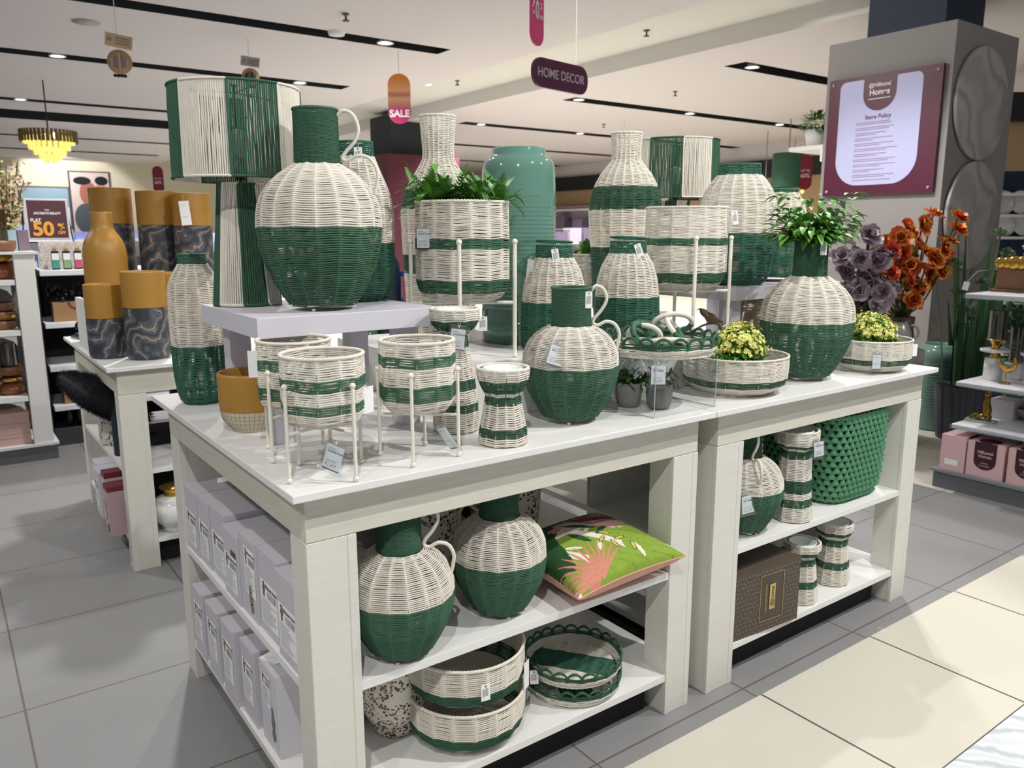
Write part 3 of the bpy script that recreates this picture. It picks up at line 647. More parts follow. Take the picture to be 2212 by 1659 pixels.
# rope loops lying in the tray
def loop(i, loc, rz, up, L, Wd, mix, label):
    e = E('rope_loop', label, 'rope loop', loc, rz, 'rope loops piled in the tray')
    t = np.linspace(0, 2 * PI, 40, endpoint=False); x = L * np.cos(t); y = Wd * np.sin(t); z = .0
    M = Matrix.Rotation(up, 3, 'X')
    p = np.array([tuple(M @ Vector((a, b_, 0))) for a, b_ in zip(x, y)]); p[:, 2] -= p[:, 2].min() - .0075
    tw = .0072 * (1 + .07 * np.sin(np.arange(160) * 1.9)); q = np.array([np.interp(np.linspace(0, 40, 160, endpoint=False), np.arange(41), np.append(p[:, j], p[0, j])) for j in range(3)]).T
    half = 80 if mix else 159
    MB().tube(q[:half + 1], tw[:half + 1], 8, 0).build('cream_half' if mix != 2 else 'green_half', [cream] if mix != 2 else [mgreen], e)
    MB().tube(np.vstack([q[half:], q[:1]]), np.append(tw[half:], tw[0]), 8, 0).build('green_half', mgreen if mix else cream, e)
    return e
for i, (dx, dy, rz, up, L, Wd, mix) in enumerate([(-.045, .005, 2.2, 1.15, .034, .026, 0), (.035, -.015, .7, .9, .042, .028, 1), (.065, .02, 2.6, 1.0, .042, .026, 1), (-.015, -.03, 2.7, .45, .045, .022, 1), (-.075, -.015, .4, 1.0, .034, .024, 2), (.0, .045, .2, .5, .04, .025, 2)]):
    lab = ['upright cream rope loop in the left part of the tray', 'leaning cream and green rope loop near the tray centre', 'cream and green rope loop arching at the right side of tray', 'half green half cream rope loop lying flat at the tray front', 'all green rope loop at the far left of the tray', 'all green rope loop lying at the back of the tray'][i]
    loop(i, (1.083 + dx * 1.15, .150 + dy * 1.15, 1.006 + .013 * (i % 3)), rz, up, L * 1.25, Wd * 1.25, mix, lab)

# striped table lamps wound with vertical cord
def strings(r0, z0, r1, z1, n, per, cr, mats, bulge=0):
    mb = MB()
    for i in range(n):
        for j in range(per):
            a = (i + (j + .5) / per) * 2 * PI / n; w = rng.normal(0, .0007, 3); zz = np.linspace(0, 1, 5)
            rr = r0 + (r1 - r0) * zz + np.array([0, w[0], w[1], w[2], 0]); da = np.array([0, rng.normal(0, .004), rng.normal(0, .005), rng.normal(0, .004), 0])
            mb.tube(np.stack([rr * np.cos(a + da), rr * np.sin(a + da), z0 + (z1 - z0) * zz], 1), cr, 5, i % 2, caps=False)
        a = i * 2 * PI / n
        mb.tube([(r0 * 1.01 * math.cos(a), r0 * 1.01 * math.sin(a), z0), (r1 * 1.01 * math.cos(a), r1 * 1.01 * math.sin(a), z1)], cr * 1.4, 6, i % 2)
    return mb
def ringseg(r, z, cr, n):
    mb = MB()
    for i in range(n):
        a = np.linspace(i * 2 * PI / n, (i + 1) * 2 * PI / n, 60)
        mb.tube(np.stack([r * np.cos(a), r * np.sin(a), np.full(60, z)], 1), cr * (1 + .15 * np.sin(np.arange(60) * 1.7)), 6, i % 2)
    return mb
def lamp(label, loc, rz):
    e = E('striped_table_lamp', label, 'table lamp', loc, rz, 'striped cord table lamps')
    b = strings(.078, .006, .052, .288, 8, 11, .0022, CR); cb = b.build('cord_base', [cream, green], e)
    q = ringseg(.078, .005, .004, 8); q.build('foot_ring', [cream, green], cb); ringseg(.052, .289, .0035, 8).build('top_ring', [cream, green], cb)
    MB().lathe([(.008, .0), (.008, .045), (.285, .03), (.29, 0)], 20).build('core', mat('lamp_core', '#b9b09c', .8), e)
    s = strings(.150, .302, .147, .506, 8, 23, .0021, CR); cs_ = s.build('cord_shade', [cream, green], e)
    ringseg(.151, .301, .0033, 8).build('bottom_ring', [cream, green], cs_); ringseg(.148, .508, .0033, 8).build('top_ring', [cream, green], cs_)
    f = MB()
    for a in (0.3, 0.3 + 2 * PI / 3, .3 + 4 * PI / 3): f.tube([(0, 0, .500), (.147 * math.cos(a), .147 * math.sin(a), .507)], .0015, 6)
    f.tube([(0, 0, .29), (0, 0, .515)], .003, 8).tube([(-.008, 0, .517), (.008, 0, .517)], .0025, 6)
    f.build('harp_frame', blackp, e)
    MB().lathe([(.30, .012), (.35, .012), (.352, .008)], 14).build('bulb_socket', blackp, e)
    bb = MB().lathe([(.352, .008), (.37, .022), (.39, .028), (.41, .022), (.42, 0)], 18); bb.build('bulb', mat('unlit_bulb', '#a9a69e', .3), e)
    return e
lp = lamp('large striped cord table lamp on the lavender riser, left of biggest jug', (.152, .655, R1), rad(36 - 15))
dup(lp, (1.895, .865, R2), rad(52), 'striped cord table lamp behind the rear lantern, only its shade showing', 'striped cord table lamps', scale=(1.08, 1.08, 1.03))
T(MB().tube(smooth([(.30, .66, R1 + .004), (.345, .63, R1 + .03), (.36, .60, R1 + .012), (.33, .62, R1 + .05), (.315, .66, R1 + .02), (.345, .67, R1 + .045), (.37, .64, R1 + .02), (.34, .60, R1 + .035), (.32, .64, R1 + .006), (.36, .66, R1 + .008)], 90), .0032, 6).build('power_cord', blackp), 'coiled black power cord on the riser between lamp and biggest jug', 'cord')

# tall glossy vases
e = E('teal_vase', 'tall teal glazed ceramic vase with ribbed body behind the ring handled lantern', 'vase', (.983, .650, PL))
pv = [(0, .02), (.0, .108), (.004, .112), (.10, .1135)]
for i in range(26):
    z = .10 + i * .0122; pv += [(z, .1135), (z + .0035, .1118), (z + .0085, .1118)]
pv += [(.425, .1135), (.43, .1125), (.47, .1115), (.505, .110), (.524, .1075), (.538, .102), (.546, .094), (.552, .086), (.556, .082), (.572, .081), (.576, .078), (.572, .073), (.55, .073), (.5, .09)]
MB().lathe(pv, 72).build('body', teal, e)
# ochre bowl with wire pattern foot
e = E('ochre_bowl', 'ochre painted bowl with whitewashed checked lower half in front of riser leg', 'bowl', (.112, .545, .85))
MB().lathe([(.052, .0735), (.07, .0755), (.135, .0765), (.140, .075), (.141, .071), (.137, .0685), (.06, .066), (.02, .05), (.012, 0)], 56).build('bowl', ochre, e)
chk = tile_mat('checked_whitewash', '#d8cdb8', '#9c8a70', 0, 1, 0, 1, 0.0, .08)
MB().lathe([(0, .03), (0, .046), (.004, .048), (.010, .050), (.018, .060), (.030, .069), (.052, .0738)], 56).build('whitewashed_foot', mat('whitewash', '#cfc4b0', .6, var=.1, scale=30), e)
g_ = MB()
for i in range(40):
    a = i * 2 * PI / 40; g_.tube([(r * math.cos(a + .02 * j), r * math.sin(a + .02 * j), z) for j, (z, r) in enumerate([(.004, .0484), (.018, .0604), (.030, .0694), (.051, .0739)])], .0004, 4, 0, caps=False)
for z, r in ((.024, .0652), (.034, .0703), (.043, .0725)): g_.tube(circ(48, r + .0003, z), .0003, 4, closed=True)
g_.build('painted_check_lines', mat('check_line', '#8f8068', .7), e)
# ------------------------------------------------------------------ plants
def leafquad(mb, p, d, nrm, L, w, m=0, curl=.25):
    """a pointed leaf of 8 quads from p along d"""
    d = d / np.linalg.norm(d); s = np.cross(d, nrm); s /= max(np.linalg.norm(s), 1e-6); u = np.cross(s, d)
    t = np.array([0, .25, .55, .8, 1.0]); ww = np.array([.15, .85, 1, .6, .02]) * w / 2
    c = p + d * (t[:, None] * L) + u * (-(t ** 2)[:, None] * L * curl)
    P = np.stack([c - s * ww[:, None] + u * ww[:, None] * .35, c, c + s * ww[:, None] + u * ww[:, None] * .35], 1)
    mb.grid(P, m=m)
def frond(mb, p0, az, elev, L, w, m=0, droop=.8, npn=14):
    t = np.linspace(0, 1, npn); d0 = np.array([math.cos(az) * math.cos(elev), math.sin(az) * math.cos(elev), math.sin(elev)])
    P = p0 + d0 * (t[:, None] * L); P[:, 2] -= droop * L * t ** 2.2 * .5
    mb.tube(P, np.linspace(.0011, .0004, npn), 4, 2, caps=False)
    for i in range(2, npn):
        d = P[i] - P[i - 1]; d /= np.linalg.norm(d); s = np.cross(d, [0, 0, 1.]); l = np.linalg.norm(s)
        s = s / l if l > .05 else np.array([math.sin(az), -math.cos(az), 0.]); u = np.cross(s, d)
        f = math.sin(PI * (0.12 + .88 * t[i]) ** .8) ** .7 if t[i] < 1 else .2
        pl = w * max(.18, f)
        for sg in (-1, 1):
            dd = s * sg + d * .55 + u * .08; dd /= np.linalg.norm(dd); b = L / npn * .33
            a = P[i]; q = a + dd * pl + d * pl * .15; mid = a + dd * pl * .5
            mb.add([a - d * b, a + d * b, mid + d * b * 1.05, q, mid - d * b * .95 ], [(0, 1, 2, 3, 4)], m, True)
def fern(name, label, loc, spread, n, Lr, group, broad=0, zoff=0, sq=(1, 1), bR=.09, flat=1.4):
    r = np.random.default_rng(len(name) + n); mb = MB()
    for i in range(n):
        az = r.uniform(0, 2 * PI); el = flat * r.uniform(.05, 1) ** .75; L = r.uniform(*Lr)
        a = r.uniform(0, 2 * PI); q = spread * math.sqrt(r.uniform(0, 1))
        frond(mb, np.array([q * math.cos(a) * sq[0], q * math.sin(a) * sq[1], zoff]), az, el, L, r.uniform(.017, .023), int(r.integers(0, 2)), r.uniform(.2, 1.0))
    for i in range(broad):
        az = r.uniform(0, 2 * PI); el = r.uniform(.1, 1.3); q = r.uniform(.02, bR)
        p = np.array([q * math.cos(az) * sq[0], q * math.sin(az) * sq[1], zoff + q * math.tan(min(el, 1.1)) * .6])
        leafquad(mb, p, np.array([math.cos(az), math.sin(az), r.uniform(-.3, .8)]), np.array([0, 0, 1.]), r.uniform(.028, .048), r.uniform(.015, .024), int(r.integers(0, 2)), .5)
    o = mb.build(name, [leafm, mat('fern_green', '#4c8430', .45, var=.25, scale=25), stemm], loc=loc)
    return T(o, label, 'plant', group)
fern('fern', 'left fern tuft in the large planter, fronds reaching over the left rim', (.61, .50, 1.385), .05, 70, (.08, .145), 'artificial ferns', 14, flat=1.3)
fern('fern', 'right fern tuft in the large planter, fronds leaning to the right', (.715, .425, 1.385), .05, 64, (.07, .13), 'artificial ferns', 14, flat=1.2)
fern('fern', 'bushy dark green fern growing from the neck of the right jug', (1.760, .162, 1.285), .05, 120, (.08, .145), 'artificial ferns', 420, sq=(1.2, .85), bR=.125, flat=1.25)
def bush(label, loc, R, n, group):
    r = np.random.default_rng(int(loc[0] * 100)); e = E('yellow_bush', label, 'plant', loc, 0, group)
    lv, bl, st = MB(), MB(), MB()
    for i in range(n):
        az = r.uniform(0, 2 * PI); el = math.asin(r.uniform(.02, 1)); d = np.array([math.cos(az) * math.cos(el), math.sin(az) * math.cos(el), math.sin(el)])
        p = d * np.array([R, R, R * 1.32]) * r.uniform(.8, 1.0) + np.array([0, 0, .01])
        st.tube([d * .01, d * R * .5 + np.array([0, 0, .006]), p], .0009, 4, 0, caps=False)
        low = p[2] < R * .5
        for j in range(6 if not low else 8):
            a2 = r.uniform(0, 2 * PI); off = r.normal(0, .006, 3)
            dd = d * .6 + r.normal(0, .6, 3); leafquad(lv, p * r.uniform(.62, .95) + off, dd, r.normal(0, 1, 3), r.uniform(.014, .022), r.uniform(.009, .013), int(low) if r.uniform() < .8 else 1, .3)
        if not low:
            for j in range(6):
                c = p + r.normal(0, .006, 3) + d * .004; t1 = np.cross(d, r.normal(0, 1, 3)); t1 /= np.linalg.norm(t1); t2 = np.cross(d, t1); dn = d + r.normal(0, .3, 3); dn /= np.linalg.norm(dn)
                for q in range(4):
                    v = t1 * math.cos(q * PI / 2) + t2 * math.sin(q * PI / 2); w = np.cross(v, dn); s = r.uniform(.0055, .0085)
                    bl.add([c, c + v * s * .6 + w * s * .4 + dn * s * .3, c + v * s + dn * s * .5, c + v * s * .6 - w * s * .4 + dn * s * .3], [(0, 1, 2, 3)], 0, True)
    lv.build('leaves', [leafy, mat('bush_green', '#5f9a3c', .45, var=.2, scale=30)], e); bl.build('blossoms', yellow, e); st.build('stems', stemm, e)
    return e
def bushpot(e, r, h):
    MB().lathe([(-h, 0), (-h, r * .9), (-.002, r), (0, r * .96), (-.006, r * .93), (-.012, 0)], 32).build('pot', mat('cream_pot', '#d8d2c0', .5), e)
y1 = bush('yellow green flowering bush in the low basket beside acrylic stand', (1.424, .156, .930), .080, 170, 'yellow flowering bushes'); bushpot(y1, .055, .075)
y2 = bush('yellow green flowering bush in the low basket at the right table end', (2.085, .125, .930), .078, 160, 'yellow flowering bushes'); bushpot(y2, .05, .075)
def greypot(label, loc, rz):
    r = np.random.default_rng(int(rz * 10)); e = E('potted_plant', label, 'potted plant', loc, rz, 'small plants in grey pots')
    MB().lathe([(0, 0), (0, .024), (.006, .029), (.02, .0335), (.04, .0355), (.066, .0355), (.066, .032), (.05, .031), (.05, 0)], 36).build('pot', concrete, e)
    lv, st = MB(), MB()
    for i in range(16):
        az = r.uniform(0, 2 * PI); el = r.uniform(.3, 1.3); d = np.array([math.cos(az) * math.cos(el), math.sin(az) * math.cos(el), math.sin(el)]); L = r.uniform(.035, .06)
        p = np.array([0, 0, .052]); q = p + d * L; q[2] = min(q[2], .118); st.tube([p, (p + q) / 2 + [0, 0, .004], q], .0011, 4, caps=False)
        for j in range(8):
            s = p + (q - p) * (.3 + .7 * j / 7); dd = d * .6 + r.normal(0, .7, 3); dd[2] = min(dd[2], .2) if s[2] > .1 else dd[2]
            leafquad(lv, s, dd, np.array([0, 0, 1.]), r.uniform(.02, .032), r.uniform(.007, .01), int(r.integers(0, 2)), .3)
    lv.build('leaves', [leafm, leafd], e); st.build('stems', stemm, e); return e
greypot('potted plant in grey ribbed pot, rear left one under the acrylic stand', (1.012, .190, .8505), .3)
greypot('potted plant in grey ribbed pot, front right one under the acrylic stand', (1.062, .125, .8505), 1.4)

# ------------------------------------------------------------------ bird figure on its branch, things under the right riser
e = E('bird_figure', 'small brown bird figure on a curved branch near right riser leg', 'figurine', (1.575, .40, PL), rad(-36))
b = MB(); th = np.linspace(0, 1, 12); cx = -.030 + .075 * th; cz = .083 - .042 * th - .01 * np.sin(th * PI); rr = np.array([.0035, .010, .0115, .011, .014, .0165, .0165, .014, .010, .006, .004, .003])
b.tube(np.stack([cx, 0 * th, cz], 1), rr, 12, 0); b.tube([(-.030, 0, .083), (-.037, 0, .0815), (-.043, 0, .078)], [.003, .0015, .0004], 6, 1)
b.build('body', [mat('bird_brown', '#5a4325', .6, var=.3, scale=60), blackp], e)
MB().add([(.03, -.006, .048), (.03, .006, .048), (.076, .005, .006), (.074, -.005, .006), (.034, -.004, .042), (.034, .004, .042), (.078, .003, .003), (.076, -.003, .003)], [(0, 1, 2, 3), (4, 7, 6, 5), (0, 3, 7, 4), (1, 5, 6, 2), (0, 4, 5, 1), (3, 2, 6, 7)], 0, False).build('tail', mat('bird_dark_brown', '#3a2c1b', .6), e)
MB().tube(smooth([(-.05, 0, .004), (-.03, .004, .022), (0, 0, .034), (.03, -.003, .032), (.045, 0, .004)], 24), .0035, 7).tube([(.004, .003, .036), (.006, .003, .052)], .0012, 5).tube([(.012, -.003, .036), (.012, -.003, .05)], .0012, 5).lathe([(0, .03), (.004, .03), (.004, 0)], 20, 0, (-.05, 0, 0)).build('branch', mat('bronze_branch', '#4b4335', .5, metal=.5), e)
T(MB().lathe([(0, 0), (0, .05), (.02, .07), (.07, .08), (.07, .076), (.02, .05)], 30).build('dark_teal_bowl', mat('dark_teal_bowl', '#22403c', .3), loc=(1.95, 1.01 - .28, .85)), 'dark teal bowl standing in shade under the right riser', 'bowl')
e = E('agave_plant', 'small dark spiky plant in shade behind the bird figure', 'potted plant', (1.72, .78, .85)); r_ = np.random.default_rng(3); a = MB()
for i in range(22):
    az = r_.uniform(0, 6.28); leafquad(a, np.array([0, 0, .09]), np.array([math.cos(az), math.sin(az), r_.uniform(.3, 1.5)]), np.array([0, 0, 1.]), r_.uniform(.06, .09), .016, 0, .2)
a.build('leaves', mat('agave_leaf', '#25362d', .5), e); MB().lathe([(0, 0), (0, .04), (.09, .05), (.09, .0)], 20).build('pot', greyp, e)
T(weave([(.004, .03), (.01, .085), (.10, .09), (.2, .08), (.225, .055)], [(-1, .05)], 14, .0022).build('wicker_basket', [mat('tan_rope', '#b6a88e', .8), dgreen], loc=(2.06, .56, .85)), 'open wicker basket in shade under the right riser, behind fern jug', 'basket')
T(MB().box(-.12, .12, -.10, .14, 0, .858).build('display_pedestal', white, loc=(2.95, 2.05, 0), rz=rad(-36), bevel=.003), 'white pedestal block far behind the large planter, carrying a small picture', 'pedestal')
e = E('framed_picture', 'small framed orange and blue picture leaning in the background under the large planter', 'picture', (2.95, 2.05, .86), rad(-36))
MB().box(-.075, .075, 0, .012, 0, .24, 0).build('frame', mat('oak_frame', '#a9763a', .5), e)
MB().box(-.06, .06, -.002, .001, .02, .22, 0).build('picture', swirl_mat('abstract_orange_blue', '#c08040', [(0, '#24324e'), (.4, '#3a4a6a'), (.55, '#c98a3f'), (1, '#d8b070')], 7, 3, .5), e)

# ------------------------------------------------------------------ cartons on the left shelves of the front table
figm = mat('picture_print', '#7a5a56', .6)
def carton(label, x0, y, z, dx, w, h, lx=.5, lab=(.16, .84, .12, .72), rz=0, material=None, flap=0, group='lavender cartons on the front table shelves', figurine=0, m_=None):
    """box whose label side faces -x; y = centre"""
    e = E('carton', label, 'carton', (x0, y, z), rz, group)
    mm = material or lavbox
    bx_ = MB().box(0, dx, -w / 2, w / 2, 0, h).build('box', mm, e, bevel=.0012)
    f = MB().box(-.0006, dx * .98, -w / 2 + .001, w / 2 - .001, h, h + .0012); f.box(-.0014, 0, -w / 2 + .002, w / 2 - .002, h - .016, h + .001)
    f.build('lid_flap', mm, bx_)
    a0, a1, b0, b1 = lab; y0, y1 = w / 2 - a0 * w, w / 2 - a1 * w; z0, z1 = h * b0, h * b1; X = -.0008; lw = y1 - y0; lh = z1 - z0
    lb = MB().add([(X, y0, z0), (X, y1, z0), (X, y1, z1), (X, y0, z1)], [(0, 1, 2, 3)], 0, False); X -= .0003
    def q(u0, u1, v0, v1, m=1): lb.add([(X, y0 + lw * u0, z0 + lh * v0), (X, y0 + lw * u1, z0 + lh * v0), (X, y0 + lw * u1, z0 + lh * v1), (X, y0 + lw * u0, z0 + lh * v1)], [(0, 1, 2, 3)], m, False)
    r = np.random.default_rng(int(abs(y) * 1000 + h * 100))
    for i in range(13): q(.06, r.uniform(.55, .95), .05 + .042 * i, .05 + .042 * i + .014, 2)
    u = .42
    while u < .95: q(u, u + r.uniform(.01, .03), .64, .80); u += .05
    # little figurine picture: head, body, foot
    for (cu, cv, ru, rv) in ((.2, .92, .07, .05), (.2, .80, .09, .08), (.2, .68, .06, .07)):
        a = np.linspace(0, 2 * PI, 12, endpoint=False); lb.add(np.stack([np.full(12, X), y0 + lw * (cu + ru * np.cos(a)), z0 + lh * (cv + rv * np.sin(a))], 1), [tuple(range(12))], 3, False)
    lo_ = lb.build('shipping_label', [paper, ink, inkl, figm], e)
    text('Nilkamal Homes', abs(lw) * .115, ink, lo_, (X - .0002, y0 + lw * .66, z0 + lh * .88), (PI / 2, 0, -PI / 2), 'brand_line', ext=.00005, bold=.0003)
    return e
ys = [(.935, .112, .185, 'farthest carton of the upper side shelf, next to rear leg'), (.822, .105, .186, 'second farthest carton of the upper side shelf'), (.700, .130, .192, 'third farthest carton of the upper side shelf, tallest with wide lid'),
      (.570, .118, .176, 'middle carton of upper side shelf with black stamp on its label'), (.447, .116, .196, 'upper shelf carton with small green figurine printed low on its side'), (.318, .132, .198, 'second nearest carton of the upper side shelf, barcode label'), (.185, .122, .196, 'nearest carton of the upper side shelf, beside the front leg')]
for i, (y, w, h, l) in enumerate(ys):
    e = carton(l, .042 + .004 * (i % 3), y, .42, .20 + .03 * (i == 2), w, h, lab=(.1, .9, .12, .66) if i != 4 else (.3, .95, .3, .9))
    if i == 3: MB().box(-.002, -.0012, -.045, -.008, .118, .132).build('black_stamp', ink, e)
    if i == 4:
        f = MB()
        for (cy, cz, r1, r2) in ((-.012, .075, .008, .010), (-.014, .052, .011, .018), (-.018, .028, .010, .012)):
            a = np.linspace(0, 2 * PI, 14, endpoint=False); f.add(np.stack([np.full(14, -.0015), cy + r1 * np.cos(a), cz + r2 * np.sin(a)], 1), [tuple(range(14))], 0, False)
        f.build('figurine_print', mat('green_figurine_print', '#7d8066', .6), e)
for i, (y, w, h, dx, l) in enumerate([(.905, .10, .196, .17, 'farthest carton of the lower side shelf beside rear leg'), (.765, .108, .200, .17, 'second carton of the lower side shelf, slightly open lid'), (.625, .105, .206, .16, 'third carton of the lower side shelf with picture label'), (.505, .10, .200, .17, 'fourth carton of the lower side shelf, pushed behind white carton')]):
    carton(l, .034 + .012 * (i == 3), y, .12, dx, w, h, lab=(.1, .85, .25, .8), group='lavender cartons on the front table shelves')
e = carton('nearest lower shelf carton, whiter with torn lid flap and figurine picture', .05, .365, .12, .20, .115, .205, lab=(.1, .6, .5, .9), material=mat('white_card', '#cccad2', .7))
MB().add([(.0, .055, .206), (.05, .05, .222), (.10, .052, .210), (.02, .0, .207), (.07, .0, .214)], [(0, 1, 4, 3)], 0, False).add([(0, .05, .207), (.07, .0, .214), (.12, .03, .208)], [(0, 1, 2)], 0, False).build('torn_flap', paper, e, solid=.001)
f = MB()
for (cy, cz, r1, r2) in ((-.02, .105, .007, .010), (-.022, .078, .011, .020), (-.024, .045, .012, .016)):
    a = np.linspace(0, 2 * PI, 14, endpoint=False); f.add(np.stack([np.full(14, -.0012), cy + r1 * np.cos(a), cz + r2 * np.sin(a)], 1), [tuple(range(14))], 0, False)
f.build('figurine_print', mat('grey_figurine_print', '#77766c', .6), e)

# ------------------------------------------------------------------ shelf contents
def floralpot(label, loc, s=1, wide=1):
    e = E('floral_pot', label, 'pot', loc, 0, 'cream pots with leafy floral pattern')
    MB().lathe([(0, 0), (0, .050), (.012, .054), (.030, .057), (.036, .066), (.06, .077), (.10, .084), (.15, .085), (.20, .083), (.205, .080), (.20, .075), (.1, .07), (.02, .04)], 48).build('pot', floral, e)
    e.scale = (s, s, s); return e
floralpot('cream floral pot in the lower front shelf behind the big corner leg', (.325, .270, .12))
floralpot('cream floral pot in shade behind the two shelf jugs', (.49, .42, .42), 1.2)
floralpot('cream floral pot in shade behind the flamingo cushion', (.78, .44, .42), 1.2)
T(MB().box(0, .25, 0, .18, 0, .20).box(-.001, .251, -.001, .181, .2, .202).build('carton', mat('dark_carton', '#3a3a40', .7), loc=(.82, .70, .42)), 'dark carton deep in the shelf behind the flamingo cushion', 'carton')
# flamingo cushion: a stuffed square, embroidered pattern assigned cell by cell
def cushion(label, loc, rot, L, Wd, Th):
    e = E('cushion', label, 'cushion', loc, rot=rot); N = 150
    u = np.linspace(-1, 1, N + 1); U, V = np.meshgrid(u, u, indexing='ij')
    pin = lambda a, b: a * (1 - .10 * (1 - b * b)) 
    X = pin(U, V) * L / 2; Y = pin(V, U) * Wd / 2; hgt = Th / 2 * (np.clip(1 - U ** 2, 0, 1) * np.clip(1 - V ** 2, 0, 1)) ** .38
    Uc = (U[:-1, :-1] + U[1:, 1:]) / 2; Vc = (V[:-1, :-1] + V[1:, 1:]) / 2
    M = np.zeros_like(Uc, int); r = np.random.default_rng(5)
    def ell(cu, cv, a, b, ang):
        c, s = math.cos(ang), math.sin(ang); x = (Uc - cu) * c + (Vc - cv) * s; y = -(Uc - cu) * s + (Vc - cv) * c; return (x / a) ** 2 + (y / b) ** 2
    M[:] = 0
    for i in range(9):  # light green monstera patches over white
        M[ell(r.uniform(-1, 1), r.uniform(-1, 1), .42, .22, r.uniform(0, 3)) < 1] = 1
    M[(Vc < .15) & (np.sin(Uc * 9 + Vc * 5) > -.75)] = 1
    for i in range(12): M[ell(r.uniform(-1, .9), r.uniform(-.8, .9), .14, .035, r.uniform(0, 3)) < 1] = 0
    for (a, b, c, d, an) in ((-.85, -.1, .5, .2, 1.4), (-.6, .55, .3, .2, .4), (.05, .82, .5, .12, -.1), (-.05, .25, .28, .06, -.9), (.2, -.05, .24, .05, .5), (-.3, -.1, .22, .06, 1.9), (-.75, .15, .45, .16, 1.2), (-.3, .75, .5, .12, .2), (.1, .5, .3, .12, -.5), (-.8, -.3, .35, .1, 1.5), (-.5, .35, .28, .07, .7)): M[ell(a, b, c, d, an) < 1] = 2
    M[ell(.75, -.45, .42, .27, -.5) < 1] = 1
    # flamingo: body, curved neck, head
    t = np.linspace(0, 1, 60); nx = -.35 + .85 * t; ny = .42 + .22 * np.sin(t * 5.2) - .25 * t
    dm = np.min(np.hypot(Uc[..., None] - nx, Vc[..., None] - ny), -1); M[dm < .06] = 3
    M[ell(-.42, .42, .12, .085, .3) < 1] = 3; M[ell(-.53, .36, .06, .035, .9) < 1] = 5
    M[ell(.52, .12, .36, .14, -.1) < 1] = 3
    M[ell(.45, .45, .42, .16, -.12) < 1] = 4; M[ell(.62, .52, .26, .07, -.12) < 1] = 6
    # coral palm leaf rays and yellow sprigs
    for k_ in range(15):
        a = rad(30 + k_ * 10.5); cx, cy = -.52, -.98; x = (Uc - cx) * math.cos(a) + (Vc - cy) * math.sin(a); y = -(Uc - cx) * math.sin(a) + (Vc - cy) * math.cos(a)
        M[(x > 0.02) & (x < .75) & (np.abs(y) < .024 * (1 - (x / .75) ** 3) + .003)] = 6
    for (a, b, an) in ((-.05, -.35, .6), (.05, -.55, 1.5), (.22, -.45, .1), (.3, -.7, 1.2), (.12, -.2, 2.2)): M[ell(a, b, .11, .04, an) < 1] = 5; M[ell(a, b, .09, .026, an) < 1] = 7
    M[(M == 1) & (np.abs(np.sin((Uc * .5 + Vc * 1.2) * 17 + 1.5 * np.sin(Uc * 3))) < .10) & (Uc > -.1)] = 8
    mats = [mat('cushion_white', '#e3d9cf', .9), mat('cushion_lime', '#84a036', .9, var=.25, scale=60), mat('cushion_dark_green', '#1f4a22', .9, var=.2, scale=60), mat('flamingo_pink', '#cf9a98', .9, var=.1, scale=60), mat('magenta_tufting', '#93305f', .95, var=.5, scale=250, bump=1, bscale=500), mat('embroidery_dark', '#2f4a2a', .9), mat('coral_embroidery', '#cd8770', .85, var=.35, scale=150), mat('embroidery_yellow', '#c9bb4f', .9), mat('cushion_lime_shade', '#61802a', .9)]
    P = np.stack([X, Y, hgt], -1); mb = MB(); mb.grid(P, m=0); fc, mm, sm = mb.F[0]; mb.F[0] = (fc, M.reshape(-1), sm)
    mb.build('embroidered_cover', mats, e)
    mb = MB().grid(np.stack([X, Y, -hgt * .9], -1)[::3, ::3], m=0, flip=True); mb.build('pink_back', mat('cushion_back_pink', '#d9a497', .9), e)
    t = np.linspace(-1, 1, 30); ed = np.vstack([np.stack([t, -1 + 0 * t], 1), np.stack([1 + 0 * t, t], 1)[1:], np.stack([-t, 1 + 0 * t], 1)[1:], np.stack([-1 + 0 * t, -t], 1)[1:-1]])
    MB().tube([(a * (1 - .10 * (1 - b * b)) * L / 2, b * (1 - .10 * (1 - a * a)) * Wd / 2, 0) for a, b in ed], .0022, 5, closed=True).build('piping', mat('cushion_piping', '#cf9a86', .9), e)
    return e
cushion('square cushion with embroidered green leaves and pink flamingo on the shelf', (.845, .148, .485), (rad(3), rad(-2), rad(1)), .37, .33, .13)

# chunky green woven basket on the right shelf
e = E('knitted_basket', 'big chunky woven green basket filling the right end of shelf', 'basket', (1.985, .215, .42))
def sup(a, hx, hy, p=5.): c, s = math.cos(a), math.sin(a); k_ = (abs(c) ** p + abs(s) ** p) ** (-1 / p); return np.array([hx * c * k_, hy * s * k_])
MB().grid(np.array([[tuple(sup(a, .160 * f, .155 * f)) + (z,) for a in np.linspace(0, 2 * PI, 48, endpoint=False)] for z, f in [(0, .0), (.0, .78), (.02, .86), (.08, .93), (.2, .97), (.295, .98)]]), False, True).build('lining', mat('dark_green_lining', '#2f5c40', .9), e)
kb = MB(); ka = mat('green_felt_knit', '#5f9a72', .85, var=.15, scale=14); rows, cols = 14, 42
per = np.array([sup(a, .160, .155) for a in np.linspace(0, 2 * PI, 721)]); arc = np.concatenate([[0], np.cumsum(np.linalg.norm(np.diff(per, axis=0), axis=1))])
